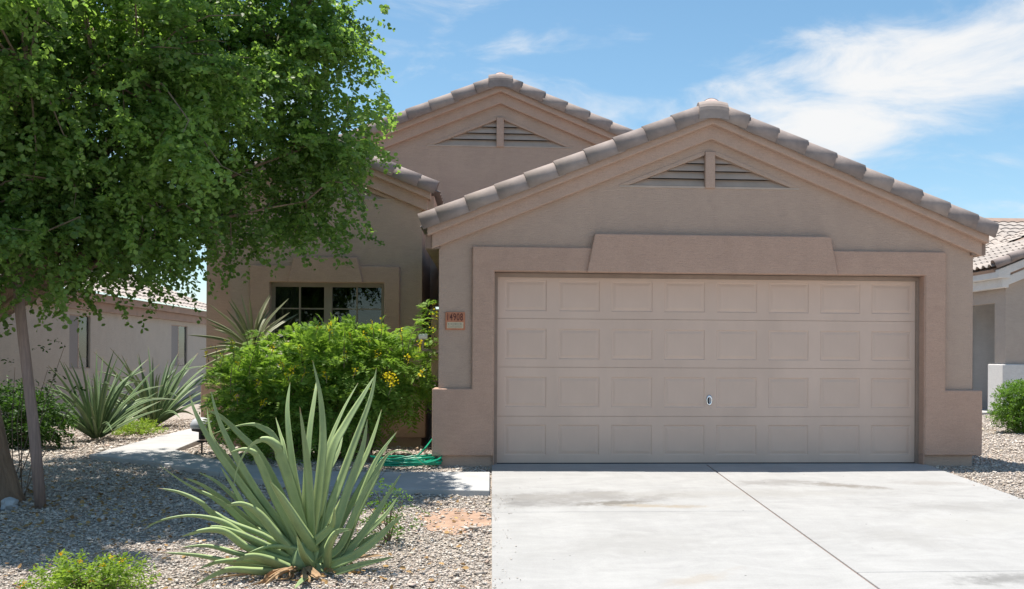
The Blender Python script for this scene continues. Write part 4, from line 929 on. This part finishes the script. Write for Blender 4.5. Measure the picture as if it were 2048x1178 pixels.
for i in range(46):
    e = SE[i % len(SE)]; c = Vector(e[0])+Vector((random.uniform(-.7, .7)*e[1][0], random.uniform(-.6, .6)*e[1][1], random.uniform(-.2, .7)*e[1][2])); b0 = Vector((-4.5+random.uniform(-.5, .6), 1.0+random.uniform(-.2, .2), 0))
    mb.tube([b0, (b0+c)/2+Vector((random.uniform(-.1, .1), 0, .1)), c], [.018, .011, .004], 6, cap=False)
for a_, b_ in shoots: mb.tube([a_-Vector((0, 0, .2)), a_, b_], [.006, .005, .002], 5, cap=False)
for q in range(3): mb.tube([(-3.95+.05*q, .45, -.02), (-3.98+.03*q, .5, .18), (-4.12+.1*q, .62, .5)], [.028, .024, .012], 7)
mb.build('stems', MAT['twig'], shrub, recalc=False)
FL_ = [(637, 650, .10), (660, 640, .26), (742, 640, .20), (730, 665, .16), (700, 665, .14), (762, 640, .2), (800, 655, .2), (868, 600, .34), (860, 640, .2), (430, 690, .16), (462, 680, .2), (560, 720, .12), (590, 730, .14), (610, 735, .16), (690, 700, .14), (785, 762, .16), (778, 752, .12), (840, 680, .12), (520, 760, .1), (650, 745, .12), (410, 700, .14), (448, 700, .2), (480, 715, .14), (545, 690, .12), (575, 745, .1), (632, 770, .1), (712, 735, .12), (755, 700, .12), (815, 710, .1), (600, 690, .14), (845, 740, .1), (470, 790, .1), (530, 800, .1)]
sv = MB(); PV = []; PD = []; PS = []
for (u, v_, h) in FL_:
    p = at(u, v_, .14 if v_ > 700 else .42); b0 = p-Vector((random.uniform(-.06, .06), 0, h)); sv.tube([b0, (b0+p)/2+Vector((.01, 0, 0)), p], [.005, .004, .003], 5, cap=False)
    big = (u, v_) in ((785, 762), (778, 752)); nf = 46 if big else random.randint(8, 20)
    for i in range(nf):
        t = random.random() if not big else .7+.3*random.random(); c = b0.lerp(p, .35+.65*t); s_ = .042 if big else .024
        PV.append(tuple(c+Vector((random.gauss(0, s_*.7), random.gauss(0, s_*.7), random.gauss(0, s_*.6))))); PD.append((random.gauss(0, 1), random.gauss(0, 1), random.gauss(0, .7))); PS.append(random.uniform(.014, .030))
v, f, q = leaf_arrays(np.array(PV), np.array(PD), rng.normal(size=(len(PV), 3)), np.array(PS), LEAF_ROUND)
tag(sv.build('flower_stems', MAT['stem'], shrub, recalc=False), kind='stuff'); tag(mesh_np('flowers', v, f, MAT['petal'], shrub, rng.random(len(v))), kind='stuff')

# ------------------------------------------------------------------ yucca behind the shrub
yu = empty('yucca', (-5.62, 1.95, 0)); tag(yu, 'spiky yucca with pale sword leaves rising behind flowering shrub', 'yucca')
MB().tube([(-5.62, 1.95, -.05), (-5.60, 1.95, .7), (-5.57, 1.95, 1.2)], [.09, .085, .07], 10, jit=.08).build('stem', MAT['bark'], yu, smooth=True)
yc = Vector((-5.55, 1.9, 1.28))
for i in range(44):
    az = i*2.39996; el = R(80)-R(110)*(i/44)**1.1; L = random.uniform(.6, .85); h = Vector((math.cos(az), math.sin(az), 0))
    pts = [yc+h*.03, yc+(h*math.cos(el)+Vector((0, 0, math.sin(el))))*L*.5, yc+(h*math.cos(el-.12)+Vector((0, 0, math.sin(el-.12))))*L]
    me = agave_leaf(pts, .062, .1, .6, 8, .0); me.materials.clear(); me.materials.append(MAT['yucca'])
    at_ = me.attributes.new('rnd', 'FLOAT', 'POINT'); at_.data.foreach_set('value', [random.random()]*len(me.vertices)) ; link_mesh('leaf', me, yu)

# ------------------------------------------------------------------ smaller plants
def bush(name, label, cat, loc, ells, n, nleaf, size, mat, tpl, L=(.1, .2), droop=.2, base_mb=None, cut=0.02):
    b = empty(name, loc); tag(b, label, cat)
    P, D, rr = ellipsoids(ells, n, .36); k = P[:, 2] > loc[2]+cut; P, D = P[k], D[k]; D = nrm(D+rng.normal(0, .4, D.shape)+np.array([0, 0, .2])); Lg = rng.uniform(L[0], L[1], len(P))
    Vv, Ff, Rn = sprays(P-D*Lg[:, None]*.4, D, Lg, nleaf, size, tpl, droop, .6); mesh_np('foliage', Vv, Ff, mat, b, Rn)
    mb = MB()
    for i in range(16):
        e = ells[i % len(ells)]; c = Vector(e[0])+Vector((random.uniform(-.6, .6)*e[1][0], random.uniform(-.6, .6)*e[1][1], random.uniform(-.2, .6)*e[1][2])); mb.tube([Vector(loc)+Vector((random.uniform(-.06, .06), random.uniform(-.06, .06), -.02)), (Vector(loc)+c)/2, c], [.010, .007, .003], 5, cap=False)
    mb.build('stems', MAT['twig'], b, recalc=False)
    return b
LY = -5.15; lz = gz(LY); lx = at(175, 1178, LY).x
lan = bush('lantana', 'low yellow green lantana with tiny orange flowers at bottom left corner', 'shrub', (lx, LY, lz), [((lx, LY, lz+.05), (.40, .26, .12), 1), ((lx-.10, LY, lz+.10), (.16, .14, .13), 1), ((lx+.18, LY+.03, lz+.09), (.18, .15, .12), 1)], 460, 11, .026, MAT['lantana'], LEAF_OVAL, (.05, .12), .05)
PV, PD, PS = [], [], []
for (u, v_) in ((137, 1142), (94, 1167), (45, 1172), (122, 1107), (160, 1122), (225, 1115), (243, 1122), (205, 1130), (180, 1160)):
    c = at(u, v_, LY-.08)
    for i in range(16): PV.append(tuple(c+Vector((random.gauss(0, .008), random.gauss(0, .008), random.gauss(0, .006))))); PD.append((random.gauss(0, 1), random.gauss(0, 1), random.gauss(0, .7))); PS.append(random.uniform(.007, .013))
v, f, q = leaf_arrays(np.array(PV), np.array(PD), rng.normal(size=(len(PV), 3)), np.array(PS), LEAF_ROUND); tag(mesh_np('flowers', v, f, MAT['orange'], lan, rng.random(len(v))), kind='stuff')
wd = empty('seedling', (-3.25, -3.85, gz(-3.85))); tag(wd, 'small feathery green seedling just behind the right side of big agave', 'plant')
wz = gz(-3.85); Pw = np.array([(-3.25+random.gauss(0, .11), -3.85+random.gauss(0, .10), wz+random.uniform(.06, .42)) for _ in range(60)]); Dw = nrm(np.array([(random.gauss(.1, 1), random.gauss(-.2, .8), random.gauss(.1, .5)) for _ in Pw]))
Vv, Ff, Rn = sprays(Pw, Dw, rng.uniform(.10, .2, len(Pw)), 16, .026, LEAF_OVAL, .45, .4); mesh_np('foliage', Vv, Ff, MAT['hedge'], wd, Rn*.6)
mb = MB()
for p in Pw[::4]: mb.tube([(-3.25, -3.85, wz-.02), ((-3.25+p[0])/2, (-3.85+p[1])/2, (wz+p[2])/2+.04), tuple(p)], [.006, .004, .002], 5, cap=False)
mb.build('stems', MAT['twig'], wd, recalc=False)
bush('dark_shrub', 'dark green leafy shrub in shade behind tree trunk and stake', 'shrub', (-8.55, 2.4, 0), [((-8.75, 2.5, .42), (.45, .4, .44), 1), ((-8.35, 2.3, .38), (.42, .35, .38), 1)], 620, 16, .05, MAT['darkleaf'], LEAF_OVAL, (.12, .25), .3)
bush('ground_cover', 'low fine green ground cover between the two background agaves', 'plant', (-7.95, 4.9, 0), [((-7.95, 4.9, .02), (.42, .5, .2), 1)], 420, 14, .03, MAT['lantana'], LEAF_OVAL, (.06, .14), .1)
bush('clipped_hedge', 'clipped bright green bush at right edge beside white pillar', 'hedge', (6.5, 5.3, 0), [((6.5, 5.3, .46), (.60, .5, .45), 1), ((6.5, 5.3, .28), (.64, .5, .28), 1), ((6.5, 5.2, .64), (.52, .42, .25), 1)], 2000, 14, .034, MAT['hedge'], LEAF_OVAL, (.05, .11), .05)

# ------------------------------------------------------------------ hose and garden lamp
pts = []; rs = random.Random(11)
ph = [rs.uniform(0, 6.28) for _ in range(6)]
for i in range(360):
    t = i/360; w = t*2*math.pi*8.5; rx = .33+.05*math.sin(w*.37+ph[0])+.03*math.sin(w*1.3+ph[1]); ry = .15+.04*math.sin(w*.53+ph[2])
    pts.append((-3.42+rx*math.cos(w)+.04*math.sin(w*.21+ph[3]), -.07+ry*math.sin(w), .012+.10*t*(0.6+.4*math.sin(w*1.7+ph[4]))+.015))
pts += [(-3.30, -.02, .12), (-3.22, .1, .20), (-3.16, .3, .28), (-3.11, .5, .33)]
tag(MB().tube(pts, .0105, 8).build('garden_hose', MAT['hose'], smooth=True), 'green garden hose coiled on gravel at the garage corner', 'hose')
lp_ = at(404, 848, 1.62)
la = empty('garden_lamp', (lp_.x, lp_.y, 0)); tag(la, 'small grey domed garden lamp on thin stake beside the walkway', 'garden lamp')
c0 = tuple(lp_)
MB().lathe([(.0, .085), (.06, .08), (.115, .05), (.14, .005), (.14, -.05), (.125, -.055)], c0, 22).build('shade', MAT['grey_lamp'], la, smooth=True); MB().lathe([(.128, -.05), (.12, -.085), (.05, -.10), (0, -.10)], c0, 22).build('rim', MAT['black'], la, smooth=True)
MB().lathe([(.04, -.10), (.04, -.19), (0, -.19)], c0, 12).build('neck', MAT['black'], la); MB().lathe([(0, -.205), (.06, -.21), (.065, -.22), (.02, -.235), (.012, -.235), (.010, -lp_.z-.03)], c0, 14).build('stake', MAT['black'], la)

# ------------------------------------------------------------------ fallen leaves on the gravel
nl_ = 1500
LX = np.concatenate([rng.normal(-6.3, 1.0, 900), rng.uniform(-7.5, -2.6, 500), rng.normal(-3.75, .35, 100)]); LYv = np.concatenate([rng.normal(-2.0, 1.1, 900), rng.uniform(-5.8, -1.9, 500), rng.normal(-4.7, .3, 100)])
k = (LX < -2.52) & (LYv > -6.2) & ~inpoly(np.stack([LX, LYv], 1), [(x_, y_) for x_, y_ in walk_poly]); LX, LYv = LX[k], LYv[k]
LP = np.stack([LX, LYv, np.where(LYv < 0, S_GR*LYv, 0)+rng.uniform(.004, .018, len(LX))], 1)
LD = nrm(rng.normal(size=LP.shape)*np.array([1, 1, .25])); LN = rng.normal(0, .35, LP.shape)+np.array([0, 0, 1.])
v, f, q = leaf_arrays(LP, LD, LN, rng.uniform(.022, .05, len(LP)), LEAF_ROUND)
MAT['litter'] = leafmat('dry_leaf', (.20, .115, .05), (.42, .27, .12), (1.2, 1.1, .8), .15, .8, (.50, .40, .16), .2)
tag(mesh_np('leaf_litter', v, f, MAT['litter'], None, np.repeat(rng.random(len(LP)), q)), 'scattered small dry leaves fallen on the gravel under the tree', 'leaf litter', kind='stuff')
